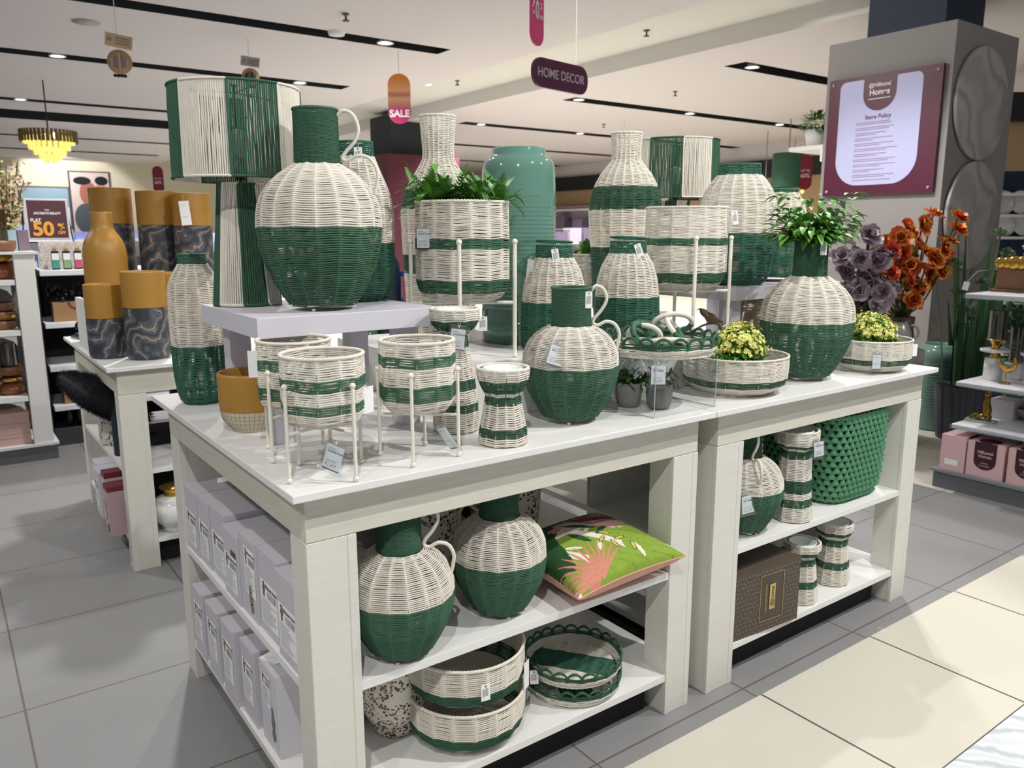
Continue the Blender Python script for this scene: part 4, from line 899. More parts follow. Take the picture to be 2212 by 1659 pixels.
for i in range(rows):
    z = .014 + i * .0208; f = np.interp(z, [0, .03, .08, .2, .3], [.84, .92, .965, 1.0, 1.01])
    for j in range(cols):
        s_ = ((j + .5 * (i % 2)) / cols * arc[-1]) % arc[-1]; p = np.array([np.interp(s_, arc, per[:, 0]), np.interp(s_, arc, per[:, 1])]) * f
        p2 = np.array([np.interp((s_ + .002) % arc[-1], arc, per[:, 0]), np.interp((s_ + .002) % arc[-1], arc, per[:, 1])]) * f; tt = p2 - p; tt = np.append(tt / np.linalg.norm(tt), 0); nn = np.array([tt[1], -tt[0], 0]); c = np.append(p, z); up = np.array([0, 0, 1.])
        w, h = .0190, .0260
        tip = c + up * h + nn * .002; L_ = c - tt * w * .9 - up * h * .35 + nn * .003; R_ = c + tt * w * .9 - up * h * .35 + nn * .003; mid = c + nn * .015 - up * .001; bot = c - up * h * .75 + nn * .002; bl_ = c - up * h * .1 + nn * .010
        kb.add([tip, L_, bl_, R_, mid, bot, c - nn * .004], [(0, 1, 4, 4)[:3] + (4,)][:0] or [(0, 1, 4), (0, 4, 3), (1, 2, 4), (4, 2, 3), (1, 6, 2), (2, 6, 3)], 0, True)
kb.build('chunky_weave', ka, e)
MB().grid(np.array([[tuple(sup(a, .160 * f, .155 * f)) + (z,) for a in np.linspace(0, 2 * PI, 60, endpoint=False)] for z, f in [(.292, .95), (.302, .985), (.306, 1.01), (.302, 1.035), (.292, 1.03)]]), False, True).build('rim', ka, e)

# dark dotted gift box
e = E('gift_box', 'dark brown dotted box with gold home collection panel on the bottom shelf', 'box', (1.322, .042, .12), rad(-4))
gm = mat('dark_brown_card', '#4a4036', .55); gd = mat('gold_print', '#c4ae6a', .35, metal=.5)
w, h, d = .285, .205, .24
MB().box(0, w, 0, d, 0, h).build('box', gm, e, bevel=.001)
MB().box(-.0015, w + .0015, -.0015, d + .0015, h - .02, h + .0015).build('lid', gm, e)
dt = MB(); r = np.random.default_rng(9); cx, cz, pw, ph = .158, .108, .052, .075
for i in range(20):
    for j in range(14):
        x = .006 + i * .0145 + (j % 2) * .006 + r.normal(0, .001); z = .008 + j * .0142 + r.normal(0, .001)
        if abs(x - cx) < pw + .003 and abs(z - cz) < ph + .003 or x > w - .004: continue
        a0 = r.uniform(0, 6.28)
        for q in range(3):
            px, pz = x + .0028 * math.cos(a0 + q * 2.09), z + .0028 * math.sin(a0 + q * 2.09)
            dt.add([(px + .0011 * math.cos(t), -.0018, pz + .0011 * math.sin(t)) for t in np.linspace(0, 6.28, 6)[:-1]], [(0, 1, 2, 3, 4)], 0, False)
dt.build('printed_dots', mat('pale_dots', '#b9ab8c', .5), e)
fr = MB(); y = -.002
for a, b_, c, d_ in ((cx - pw, cx + pw, cz - ph, cz - ph + .0015), (cx - pw, cx + pw, cz + ph - .0015, cz + ph), (cx - pw, cx - pw + .0015, cz - ph, cz + ph), (cx + pw - .0015, cx + pw, cz - ph, cz + ph)): fr.box(a, b_, y, -.0016, c, d_)
fr.build('gold_frame', gd, e)
MB().box(cx - .011, cx + .014, -.0024, -.0016, cz - .042, cz + .04).build('gold_badge', gd, e, bevel=.0008)
text('@home', .020, gm, e, (cx + .0015, -.0026, cz), (PI / 2, -PI / 2, 0), 'badge_lettering', ext=.0001, bold=.0004)
text('HOM COLLECTION', .0105, gd, e, (cx - .026, -.002, cz - .002), (PI / 2, -PI / 2, 0), 'box_lettering', ext=.0001)
T(MB().box(0, .09, 0, .2, 0, .24).build('carton', lavbox, loc=(2.02, .22, .12), bevel=.001), 'tall lavender carton at the right end of the bottom shelf', 'carton')
T(MB().box(0, .2, 0, .16, 0, .17).build('carton', lavbox, loc=(1.48, .33, .12), bevel=.001), 'lavender carton behind the dark dotted box', 'carton')
# ------------------------------------------------------------------ price tags (placed on the side of each ware that faces the shop aisle)
TZ = rad(-36)
def vd(x, y, z, r, ang=0):  # point on a round ware's side; ang degrees from the direction of the aisle corner
    a = math.atan2(-1.331 - y, -.478 - x) + rad(ang); return (x + r * math.cos(a), y + r * math.sin(a), z)
tag('white swing tag hanging at the neck of the lantern behind the biggest jug', vd(.430, .600, R1 + .395, .052, 8), TZ, .020, .036, string=.012)
tag('blank white tag on the left rim of the half hidden small planter', vd(.118, .268, .85 + .238, .081, -72), TZ + .2, .028, .055, 'blank', string=.010)
tag('white tag on the right side of the nearest small planter', vd(.108, .096, .85 + .178, .084, 80), TZ + .9, .028, .052, 'blank', string=.006)
tag('clear sleeved price tag under the nearest small planter', (.100, .020, .934), TZ - .3, .036, .050, 'sleeve', '₹1,629', string=.012, tilt=.3, title='PLANTER WITH STAND')
tag('price tag leaning by the foot of the middle small planter', (.352, .075, .913), TZ - 1.0, .036, .054, 'sleeve', None, string=.004, tilt=-.3, lean=.5)
tag('clear sleeved price tag on the bowl of the tall candle holder', vd(.499, .245, .85 + .262, .061, 10), TZ, .032, .048, 'sleeve', '₹1,829', string=.014, title='CANDLE HOLDER', tilt=.12)
tag('barcode tag at the right of the tall candle holder bowl', vd(.499, .245, .85 + .285, .066, 84), TZ, .020, .034, string=.014)
tag('price card on the shoulder of the wicker jug on the front table', vd(.785, .164, .85 + .212, .098, -14), TZ - .2, .036, .048, 'sleeve', '₹3,049', string=.014, title='IBIZA TABLE LANTERN', tilt=.25, lean=-.35)
tag('barcode tag at the rim of the wicker jug on the front table', vd(.785, .164, .85 + .327, .053, 52), TZ + .2, .017, .040, string=.004)
tag('clear sleeved price tag on the left of the large fern planter', vd(.66, .46, PL + .36, .128, -50), TZ - .3, .034, .050, 'sleeve', '₹3,149', string=.020, title='PLANTER WITH STAND')
tag('barcode tag on the collar of the lantern beside the teal vase', vd(.965, .455, PL + .291, .056, 0), TZ + .1, .020, .038, string=.006, tilt=-.15)
tag('clear side hanging tag left of the lantern beside the teal vase', vd(.965, .455, PL + .266, .073, -62), TZ - .9, .026, .066, 'blank', string=.010, tilt=.15)
tag('barcode tag on the collar of the lantern with tilted ring', vd(1.225, .425, PL + .298, .058, 25), TZ, .020, .038, string=.002, tilt=-.35)
tag('barcode tag on the right rim of the pale large planter', vd(1.455, .395, PL + .40, .135, 80), TZ, .018, .042, string=.006, tilt=-.15)
tag('barcode tag hanging on the green neck of the fern jug', vd(1.760, .162, .85 + .436, .055, 40), TZ, .020, .042, string=.002)
tag('clear sleeved price tag hanging from the scalloped tray on acrylic stand', vd(1.083, .150, 1.025, .157, 0), TZ, .036, .050, 'sleeve', '₹2,599', string=.040, title='TRAY LARGE')
tag('clear sleeved tag standing before the right end low basket', vd(2.089, .125, .85 + .075, .134, 8), TZ, .026, .048, 'sleeve', None, string=.006)
tag('white tag at the right rim of the right end low basket', vd(2.089, .125, .85 + .098, .130, 88), TZ, .020, .040, 'blank', string=.004)
tag('clear sleeved price tag on the shelf jug of the right table', vd(1.445, .13, .42 + .165, .122, 6), rad(-15), .042, .055, 'sleeve', '₹3,149', string=.02, title='IBIZA TABLE LANTERN', tilt=-.1)
tag('clear sleeved price tag beside the shelf candle holder bowl', vd(1.652, .095, .42 + .278, .070, 62), rad(-15), .036, .048, 'sleeve', '₹1,829', string=.016, title='CANDLE HOLDER', tilt=-.1)
tag('barcode tag on the front of the empty low basket', vd(.462, .163, .233 + .09, .148, 18), rad(-10), .022, .040, string=.004)
tag('white tag at the right side of the stacked low baskets', vd(.462, .163, .233 + .085, .150, 78), rad(30), .028, .070, 'blank', string=.01)
tag('barcode tag on the upper scalloped tray of the lowest shelf', vd(.80, .158, .172 + .035, .134, -48), rad(-30), .022, .034, string=.002, lean=-.3)

# ------------------------------------------------------------------ ochre and marbled vases on the rear left table
def ochvase(label, x, y, r, h, split, wob=0.0):
    e = E('marbled_cylinder_vase', label, 'vase', (x, y, .82), x * 7, 'ochre and grey marbled cylinder vases')
    MB().lathe([(0, 0), (0, r * .86), (.008, r * .96), (.02, r), (split * .5, r), (split - .001, r)], 56).build('marbled_base', marb, e)
    MB().lathe([(split + .0003, r), (split + .004, r), (h * .9, r * 1.0), (h - .004, r), (h - .0005, r * .995), (h, r * .98), (h, r * .94), (h - .001, r * .93), (h - .01, r * .93), (h - .06, r * .93), (split, r * .93), (split, 0)], 56).build('ochre_top', ochre, e); return e
ochvase('tallest ochre and marbled cylinder vase behind the ochre bottle', .234, 2.820, .090, .696, .535)
ochvase('tall ochre and marbled cylinder vase, middle of the rear row', .396, 2.646, .088, .679, .528)
ochvase('tall ochre and marbled cylinder vase with white tag on its rim', .510, 2.500, .082, .667, .524)
ochvase('short ochre and marbled vase at left, in front of the ochre bottle', .072, 2.205, .072, .294, .161)
ochvase('short ochre and marbled vase at the front, widest marbling', .198, 2.085, .082, .345, .205)
ochvase('short ochre and marbled vase half hidden by the slim wicker lantern', .365, 2.365, .084, .325, .140)
ochvase('lower ochre vase behind the slim wicker lantern', .43, 2.20, .07, .27, .13)
e = E('ochre_bottle_vase', 'plain ochre bottle vase with narrow neck on the rear left table', 'vase', (.138, 2.50, .82))
MB().lathe([(0, 0), (0, .075), (.01, .082), (.1, .086), (.25, .0865), (.37, .0865), (.40, .0862), (.425, .0845), (.447, .0795), (.465, .0722), (.48, .0632), (.493, .0545), (.505, .0475), (.515, .0438), (.53, .0425), (.577, .042), (.5805, .041), (.5805, .037), (.577, .036), (.5, .040), (.48, 0)], 56).build('body', ochre, e)
tag('long white tag on the rim of the tagged ochre vase', (.455, 2.42, .82 + .660), rad(-20), .042, .11, 'price', None, string=.03, tilt=-.08)
T(MB().box(0, .02, 0, .30, 0, .22).build('upright_board', white, loc=(.02, 2.30, .82)), 'white upright panel behind the short ochre vases', 'panel')
# things on and in the rear left table
e = E('elephant_figurine', 'dark bronze elephant figurine on its glossy base, rear left table edge', 'figurine', (.13, 2.94, .82), rad(10)); br = mat('dark_bronze', '#33302c', .25, metal=.7)
MB().box(-.09, .05, -.05, .05, 0, .012).box(-.075, .035, -.042, .042, .012, .022).build('base', mat('glossy_base', '#3e4a4c', .15), e)
b = MB().tube([(-.05, 0, .07), (-.03, 0, .078), (0, 0, .08), (.02, 0, .07)], [.014, .026, .027, .014], 12).tube(smooth([(-.05, 0, .085), (-.07, 0, .075), (-.078, 0, .055), (-.07, 0, .045)], 12), .006, 8).lathe([(-.018, 0), (-.012, .014), (0, .018), (.012, .014), (.018, 0)], 12, 0, (-.052, 0, .088))
for x in (-.035, .01):
    for y in (-.014, .014): b.tube([(x, y, .022), (x, y, .06)], .008, 8)
b.build('body', br, e)
MB().lathe([(-.012, 0), (-.006, .014), (0, .016), (.006, .014), (.012, 0)], 14, 0, (0, 0, 0), .4).build('ear', br, e, loc=(-.045, -.018, .088))
T(MB().tube(smooth([(0, 0, .006), (.03, .01, .02), (.05, .03, .008), (.02, .05, .006)], 20), .005, 8).build('metal_ornament', mat('pewter', '#8d8a80', .3, metal=.8), loc=(.035, 2.60, .82)), 'small pewter ornament lying at the left edge of rear table', 'ornament')
# shaggy dark cushion sticking out under the rear table
fz = MB(); r = np.random.default_rng(4); N = 9000
u = np.linspace(-1, 1, 17); U, V = np.meshgrid(u, u, indexing='ij'); Hh = .065 * (np.clip(1 - U ** 2, 0, 1) * np.clip(1 - V ** 2, 0, 1)) ** .4
fz.grid(np.stack([U * .15, V * .15, Hh], -1)); fz.grid(np.stack([U * .15, V * .15, -Hh], -1), flip=True)
for i in range(N):
    a, b = r.uniform(-1, 1, 2); z = .065 * max(0, (1 - a * a) * (1 - b * b)) ** .4 * r.choice([-1, 1]); p = np.array([a * .15, b * .15, z]); d = np.array([a * .6, b * .6, np.sign(z)]) + r.normal(0, .5, 3); d /= np.linalg.norm(d)
    s = np.cross(d, r.normal(0, 1, 3)); s /= np.linalg.norm(s); fz.add([p - s * .0012, p + s * .0012, p + d * r.uniform(.012, .026)], [(0, 1, 2)], 0, True)
T(fz.build('shaggy_cushion', mat('blue_black_fur', '#14171f', .9), loc=(.06, 2.33, .63), rot=(rad(12), rad(30), rad(20))), 'blue black shaggy cushion poking out beneath the rear left table', 'cushion')
T(MB().box(-.10, .16, -.10, .10, 0, .06).build('folded_blanket', black, loc=(.28, 2.38, .405), bevel=.02, bseg=3), 'dark folded blanket under the shaggy cushion', 'blanket')
e = E('floral_bottle_vase', 'cream floral bottle vase on the shelf of the rear left table', 'vase', (.085, 2.44, .405))
MB().lathe([(0, 0), (0, .040), (.01, .046), (.18, .050), (.215, .046), (.235, .036), (.243, .030)], 40).build('body', floral, e)
MB().lathe([(.243, .030), (.246, .034), (.262, .034), (.264, .028), (.25, .027)], 30).build('brown_lip', brownw, e)
e = E('navy_leaf_cushion', 'navy leaf shaped quilted cushion upright behind the rear table leg', 'cushion', (.082, 2.24, .405), rad(78)); t = np.linspace(0, 1, 20); lw = .085 * np.sin(PI * (.12 + .8 * t)) ** .6; zz = .27 * t
P = np.array([[(x * w, -.022 * math.sqrt(max(0, 1 - x * x)) , z) for x in np.linspace(-1, 1, 12)] for w, z in zip(lw, zz)]); Q = P.copy(); Q[..., 1] *= -1
MB().grid(P).grid(Q, flip=True).build('body', navy, e)
sm = MB()
for i in range(5): sm.tube([(0, -.024, .03 + i * .045), (.05, -.016, .07 + i * .045)], .0015, 4).tube([(0, -.024, .03 + i * .045), (-.05, -.016, .07 + i * .045)], .0015, 4)
sm.tube([(0, -.0235, .01), (0, -.0235, .26)], .0018, 5).build('quilted_veins', mat('dark_navy_seam', '#0e141c', .8), e)
e = E('black_case', 'big black rounded case standing in the rear left table shelf', 'bag', (.42, 2.10, .405)); MB().box(-.14, .14, 0, .12, 0, .3).build('body', mat('dark_slate_plastic', '#1a2026', .4), e, bevel=.05, bseg=5); MB().tube(smooth([(-.05, .06, .298), (-.03, .06, .32), (.03, .06, .32), (.05, .06, .298)], 16), .006, 8).build('handle', blackp, e)
e = E('marble_pot', 'white marble round pot with gold collar on the bottom shelf of rear table', 'vase', (.235, 1.995, .12))
MB().lathe([(0, 0), (0, .055), (.012, .062), (.022, .060), (.035, .078), (.06, .092), (.09, .097), (.115, .093), (.135, .078), (.145, .058), (.148, .045)], 48).build('marble_body', marble, e)
MB().lathe([(.147, .04), (.147, .047), (.156, .044), (.165, .045), (.178, .062), (.181, .064), (.178, .058), (.162, .036), (.15, .034)], 48).build('gold_collar', gold, e)
T(MB().box(-.10, .12, 0, .16, 0, .22).build('black_hatbox', black, loc=(.30, 2.25, .12), bevel=.03, bseg=3), 'black rounded box behind the marble pot', 'box')
for i, (x, y, w, h, dx, m, l) in enumerate([(.015, 2.49, .13, .20, .2, lavbox, 'lavender carton farthest back on bottom shelf of the rear table'), (.0, 2.36, .14, .20, .2, lavbox, 'lavender carton nearest on bottom shelf of the rear table')]): carton(l, x, y, .12, dx, w, h, group='cartons under the rear left table', lab=(.1, .7, .2, .8), material=m)
for i, (x, y, w, h, dx, l) in enumerate([(.0, 2.185, .07, .235, .17, 'taller cream and maroon slim box under the rear left table'), (-.01, 2.085, .085, .205, .15, 'shorter pink and maroon slim box under the rear left table')]):
    e = E('slim_box', l, 'box', (x, y, .12), 0, 'slim maroon topped boxes under the rear table')
    MB().box(0, dx, -w / 2, w / 2, 0, h * .9).build('box', mat('cream_pink_card', '#cdb9ae' if i == 0 else '#b79ba0', .7), e); MB().box(-.001, dx, -w / 2 - .0005, w / 2 + .0005, h * .9, h).build('maroon_lid', mat('crimson_card', '#6e1f33', .6), e)
    p = MB()
    for k_ in range(7): p.add([(-.0015, w * .3, h * (.3 + .06 * k_)), (-.0015, w * (-.1 - .03 * (k_ % 3)), h * (.3 + .06 * k_)), (-.0015, w * (-.1 - .03 * (k_ % 3)), h * (.315 + .06 * k_)), (-.0015, w * .3, h * (.315 + .06 * k_))], [(0, 1, 2, 3)], 0, False)
    p.add([(-.0015, w * .1 * math.cos(t) * 2 - .01, h * .14 + .02 * math.sin(t)) for t in np.linspace(0, 6.28, 8)[:-1]], [tuple(range(7))], 0, False); p.build('print', ink, e)

# ------------------------------------------------------------------ shelving unit with hurricane candle holders, far left
e = E('shelving_unit', 'white shelving unit on grey plinth at the left edge of the picture', 'shelving', (0, 3.95, 0))
MB().box(-2.0, .02, 0, .5, 0, .085).build('plinth', greyp, e); MB().box(-2.0, .03, -.01, .5, .0855, .10).build('base_board', shelfw, e)
for x0 in (-.095, -1.1): MB().box(x0, x0 + .10, 0, .06, .1005, 1.195).build('post', white, e, bevel=.002)
for i, z in enumerate((.39, .77, 1.055)): 
    MB().box(-2.0, -.10 if i else -.10, .0, .45, z - .03, z).build('shelf', white, e)
    MB().prism([(0, 0), (.0, -.06), (.02, -.03), (.06, -.012), (.10, 0)], 0, .02, Matrix.Translation((-.12, .02, z - .0305)) @ Matrix.Rotation(PI, 4, 'Z') @ Matrix.Rotation(PI / 2, 4, 'X')).build('bracket', white, e)
MB().box(-2.0, .03, .47, .5, .1005, 1.195).build('back_panel', mat('unit_back', '#6b6a6c', .7), e)
MB().box(-2.0, .03, -.01, .5, 1.1955, 1.21).build('top_board', white, e)
glassd = glass_mat('smoked_glass', '#a59c8c', .12, .05)
def hurricane(label, loc, s=1, glass=1):
    e = E('hurricane_holder', label, 'candle holder', loc, 0, 'copper, brass and wood hurricane holders'); e.scale = (s, s, s)
    MB().lathe([(0, 0), (0, .05), (.006, .064), (.03, .07), (.05, .062), (.066, .045), (.07, .03)], 32).build('copper_base', copper, e)
    MB().lathe([(.07, .03), (.074, .05), (.084, .062), (.094, .062), (.104, .05), (.108, .03)], 32).build('brass_ring', gold, e)
    MB().lathe([(.108, .03), (.114, .055), (.13, .07), (.165, .074), (.167, .068), (.14, .06), (.125, 0)], 32).build('wooden_cup', brownw, e)
    if glass: MB().lathe([(.127, .045), (.3, .045)], 30).build('glass_cylinder', glassd, e)
    return e
h0 = hurricane('hurricane holder on the third shelf with glass cylinder, beside the white post', (-.165, 4.08, .39))
dup(h0, (-.335, 4.08, .39), None, 'hurricane holder at left edge of the third shelf', 'copper, brass and wood hurricane holders')
dup(h0, (-.155, 4.08, 1.055), None, 'largest hurricane holder standing on the top shelf at the left edge', 'copper, brass and wood hurricane holders', scale=1.3)
e = E('stacked_bowls', 'stack of carved brown wooden bowls on the second shelf at left edge', 'bowls', (-.185, 4.08, .77))
for z in (0, .052, .104): MB().lathe([(z, .0), (z, .06), (z + .008, .078), (z + .048, .084), (z + .050, .078)], 30).build('bowl', brownw, e)
MB().lathe([(.070, .0845), (.078, .0855), (.086, .0845)], 30).build('brass_band', gold, e)
pb = T(MB().box(0, .17, 0, .16, 0, .062).box(-.0015, .1715, -.0015, .1615, .045, .0635).build('pink_gift_box', mat('salmon_card', '#cba9a0', .7), loc=(-.275, 3.99, .10), bevel=.001), 'pink flat box, lowest of the stack beside the post', 'box', 'flat pink boxes on the bottom shelf')
for x, z, l in ((-.275, .1645, 'pink flat box in the middle of the stack beside the post'), (-.275, .229, 'pink flat box on top of the stack beside the post'), (-.455, .10, 'pink flat box lowest at the left edge'), (-.455, .1645, 'pink flat box in the middle at left edge'), (-.455, .229, 'pink flat box on top at left edge')): dup(pb, (x, 3.99, z), label=l)

# black backed wall unit with bottles
e = E('black_shelving_unit', 'black backed shelving unit with white shelves of bottles and boxes', 'shelving', (.04, 4.25, 0))
MB().box(0, 1.6, 0, .5, 0, .10).build('plinth', mat('dark_plinth', '#3b3d40', .5), e); MB().box(0, 1.6, .48, .5, .1005, 1.05).build('back_panel', black, e)
for z in (.25, .50, .77, 1.09): MB().box(.015, 1.6, .02, .47, z - .035, z).build('shelf', shelfw, e, bevel=.004)
MB().box(-.01, .0, .0, .5, 0, 1.1).build('side_panel', mat('dark_side_panel', '#232326', .6), e)
cols = ['#3f8f8a', '#7fa27a', '#c0506e', '#6a55a8']
for i, c in enumerate(cols):
    e = E('diffuser_bottle', ['teal labelled bottle, leftmost of four under the 50% sign', 'green labelled bottle, second of four under the 50% sign', 'red labelled bottle, third of four under the 50% sign', 'violet labelled bottle, rightmost of four under the 50% sign'][i], 'bottle', (.155 + i * .062, 4.34, 1.09), 0, 'four coloured bottles on the shelf')
    MB().box(-.021, .021, -.015, .015, 0, .115).build('body', mat('bottle_' + str(i), '#2b3236', .2), e, bevel=.004); MB().lathe([(.115, .012), (.145, .012), (.145, 0)], 14).build('cap', mat('bottle_cap', '#8a7446', .4), e)
    l = MB().box(-.019, .019, -.0165, -.0155, .01, .06, 0).box(-.019, .019, -.0165, -.0155, .06, .10, 1); l.build('label', [mat('label_' + str(i), c, .5), paper], e)
e = E('display_backdrop', 'pale floral card display behind the four bottles', 'display', (.08, 4.42, 1.09)); MB().box(0, .5, 0, .01, 0, .17).build('card', floral_mat('pale_floral_card', '#d6d3cc', '#9cae8e', '#cf9aa0'), e)
carton_k = E('kraft_box', 'brown kraft box with maroon round emblem on the black unit', 'box', (.11, 4.31, .77)); MB().box(0, .24, 0, .12, 0, .12).build('box', kraft, carton_k, bevel=.001)
k = MB(); k.grid(np.array([[(.13 + rr * math.cos(t), -.001, .12 + rr * math.sin(t)) for t in np.linspace(PI, 2 * PI, 24)] for rr in (.035, .048)])); k.build('emblem_print', mat('maroon_emblem', '#6a2a35', .6), carton_k)
e = E('kraft_window_box', 'tall brown kraft box with a window on the lower shelf of black unit', 'box', (.12, 4.31, .25)); MB().box(0, .17, 0, .12, 0, .21).build('box', kraft, e, bevel=.001); MB().box(.03, .14, -.001, .001, .05, .18).build('window', mat('kraft_window', '#5d4630', .3), e); MB().lathe([(0, 0), (.02, .028), (.05, .01), (.055, 0)], 18, 0, (.11, -.004, .04), 1, .2).build('ornament', mat('pale_ornament', '#c9ad8c', .5), e)
T(MB().box(0, .12, 0, .1, 0, .07).build('blue_box', mat('royal_blue_card', '#2b3f86', .5), loc=(.27, 4.31, .50)), 'royal blue box on the dark middle shelf of the black unit', 'box')
g = MB(); r = np.random.default_rng(8)
for i in range(60):
    c = np.array([r.uniform(.08, .5), r.uniform(4.3, 4.4), .77 + .13 + r.uniform(0, .10)]); s = r.uniform(.008, .02); g.lathe([(-s, 0), (-s * .5, s * .85), (0, s), (s * .5, s * .85), (s, 0)], 8, 0, tuple(c))
T(g.build('glass_bead_garlands', mat('black_glass_bead', '#0c0d10', .05), loc=(0, 0, 0)), 'black glittering bead ornaments heaped on the dark shelf', 'ornaments', kind='stuff')
for i in range(5):
    x = .10 + i * .05; dup(h0, (x, 4.36, .1), None, 'dark glass bottle on the bottom shelf of black unit', 'dark bottles') if False else None
db = E('dark_bottle', 'dark glass bottle, first from left at the foot of black unit', 'bottle', (.14, 4.34, .1005), 0, 'dark bottles at the foot of the black unit'); MB().lathe([(0, 0), (0, .022), (.08, .022), (.1, .009), (.13, .009), (.13, 0)], 16).build('glass', mat('dark_glass', '#15191c', .08), db)
for i in range(1, 4): dup(db, (.14 + .06 * i, 4.34, .1005), label='dark glass bottle, %s from left at the foot of black unit' % ['', 'second', 'third', 'fourth'][i])
# 50% sign on top
e = E('sale_sign', 'maroon FLAT 50% OFF sign in a white frame above the bottles', 'sign', (.03, 4.42, 1.272), 0, rot=(rad(-4), 0, 0))
MB().box(0, .235, 0, .012, 0, .25).build('frame', mat('silver_frame', '#c9c7c9', .3), e, bevel=.003); MB().box(.012, .223, -.001, .0, .012, .238).build('panel', mat('mauve_maroon', '#4e2a35', .5), e)
og = mat('orange_print', '#e2a13c', .5, emit=None); wp = mat('white_print', '#e8e0e0', .5)
text('50', .115, og, e, (.088, -.003, .062), (PI / 2, 0, 0), bold=.004); text('%', .052, og, e, (.186, -.003, .078), (PI / 2, 0, 0), bold=.002); text('OFF', .024, og, e, (.186, -.003, .042), (PI / 2, 0, 0), bold=.001)
text('FLAT', .026, wp, e, (.052, -.003, .118), (PI / 2, 0, 0), bold=.001); text('AROMATHERAPY', .019, wp, e, (.118, -.003, .16), (PI / 2, 0, 0), bold=.0006); text('IRIS', .016, wp, e, (.118, -.003, .18), (PI / 2, 0, 0))
T(MB().tube([(0, 0, 0), (.02, 0, .35)], .004, 6).tube([(.30, 0, 0), (.26, 0, .35)], .004, 6).tube([(.008, 0, .16), (.29, 0, .16)], .004, 6).build('sign_stand', black, loc=(-.0, 4.46, 1.0955)), 'thin black easel behind the 50% sign', 'stand')
# pampas like flower bunch
def spray(name, label, loc, h, n, c1, c2, R, group=None):
    r = np.random.default_rng(n); st, bl = MB(), MB()
    e = E(name, label, 'flowers', loc, 0, group)
    for i in range(n):
        az = r.uniform(0, 6.28); sp = r.uniform(0, R); hh = h * r.uniform(.55, 1); p1 = np.array([sp * math.cos(az), sp * math.sin(az), hh]); st.tube([(0, 0, 0), p1 * [.4, .4, .5], p1], .003, 4)
        for j in range(26):
            c = p1 * [1, 1, 1] + np.array([r.normal(0, .018), r.normal(0, .018), -r.uniform(0, hh * .6)]); c[:2] *= (c[2] / hh); leafquad(bl, c, r.normal(0, 1, 3), r.normal(0, 1, 3), .03, .018, int(r.integers(0, 2)))
    st.build('stems', stemm, e); bl.build('blossoms', [mat(name + '_a', c1, .7), mat(name + '_b', c2, .7)], e); return e
spray('dried_flower_bunch', 'pale yellow and pink dried flower bunch at the far left', (-.02, 5.1, 1.18), .62, 24, '#ddd29a', '#c99a8a', .13)
T(MB().box(0, .09, 0, .1, 0, .12).box(.095, .15, 0, .1, 0, .12, 1).build('packaged_sets', [mat('pale_blue_pack', '#a9c3cf', .5), mat('mauve_pack', '#83707f', .5)], loc=(-.135, 4.2, 1.2105)), 'pale blue and mauve packs on top of the white unit', 'packs')

# ------------------------------------------------------------------ far wall pictures and the vase display in the far shop
e = E('beach_picture', 'framed blue and white sea picture on far wall, left', 'picture', (1.5, 21.95, 1.45)); MB().box(0, 1.1, 0, .05, 0, 1.0).build('frame', mat('dark_frame', '#4a4a4e', .5), e)
MB().box(.04, 1.06, -.01, 0, .04, .5).box(.04, 1.06, -.01, 0, .5, .96, 1).build('picture', [mat('sea_white', '#c9d3d6', .6), mat('sky_blue', '#86a3b5', .6)], e)
e = E('couple_picture', 'framed art print of two black haired figures on the far wall', 'picture', (2.6, 21.95, 1.25)); MB().box(0, .95, 0, .05, 0, 1.6).build('frame', mat('black_frame', '#2e2a33', .5), e); MB().box(.03, .92, -.01, 0, .03, 1.57).build('paper', mat('pink_paper', '#cdbab9', .6), e)
f = MB(); el = lambda x, z, a, b, m, y=-.02: f.add([(x + a * math.cos(t), y, z + b * math.sin(t)) for t in np.linspace(0, 2 * PI, 20)[:-1]], [tuple(range(19))], m, False)
el(.42, 1.05, .2, .3, 0); el(.72, 1.0, .17, .32, 1, -.018); el(.30, 1.36, .20, .10, 2, -.022); el(.74, 1.37, .15, .11, 2, -.024); el(.33, .42, .27, .38, 3, -.021); el(.5, .75, .08, .2, 0, -.023)
f.build('printed_figures', [mat('skin_pink', '#a0604f', .6), mat('skin_light', '#bb8471', .6), black, mat('slate_shirt', '#454c58', .6)], e)
spot('picture_light', (2.3, 20.5, 3.0), (2.5, 22, 2), 150, 100)

# ------------------------------------------------------------------ hanging signs
wire = mat('white_wire', '#d8d4d4', .5)
def pill(w, h, r, n=14):
    r = min(r, w / 2, h / 2); o = []
    for cx, cy, a0 in ((w / 2 - r, h / 2 - r, 0), (-w / 2 + r, h / 2 - r, PI / 2), (-w / 2 + r, -h / 2 + r, PI), (w / 2 - r, -h / 2 + r, 1.5 * PI)): o += [(cx + r * math.cos(a0 + t), cy + r * math.sin(a0 + t)) for t in np.linspace(0, PI / 2, n)]
    return o
FM = Matrix.Rotation(PI / 2, 4, 'X')
e = E('sale_sign', 'hanging pill shaped sunset SALE sign lit orange and pink', 'sign', (3.535, 6.13, 2.63), rad(-33))
m, nt, b = newmat('sunset_gradient'); tc = nt.nodes.new('ShaderNodeTexCoord'); sp = nt.nodes.new('ShaderNodeSeparateXYZ'); nt.links.new(tc.outputs['Object'], sp.inputs[0]); mr = nt.nodes.new('ShaderNodeMapRange'); mr.inputs[1].default_value = -.24; mr.inputs[2].default_value = .24; nt.links.new(sp.outputs[2], mr.inputs[0])
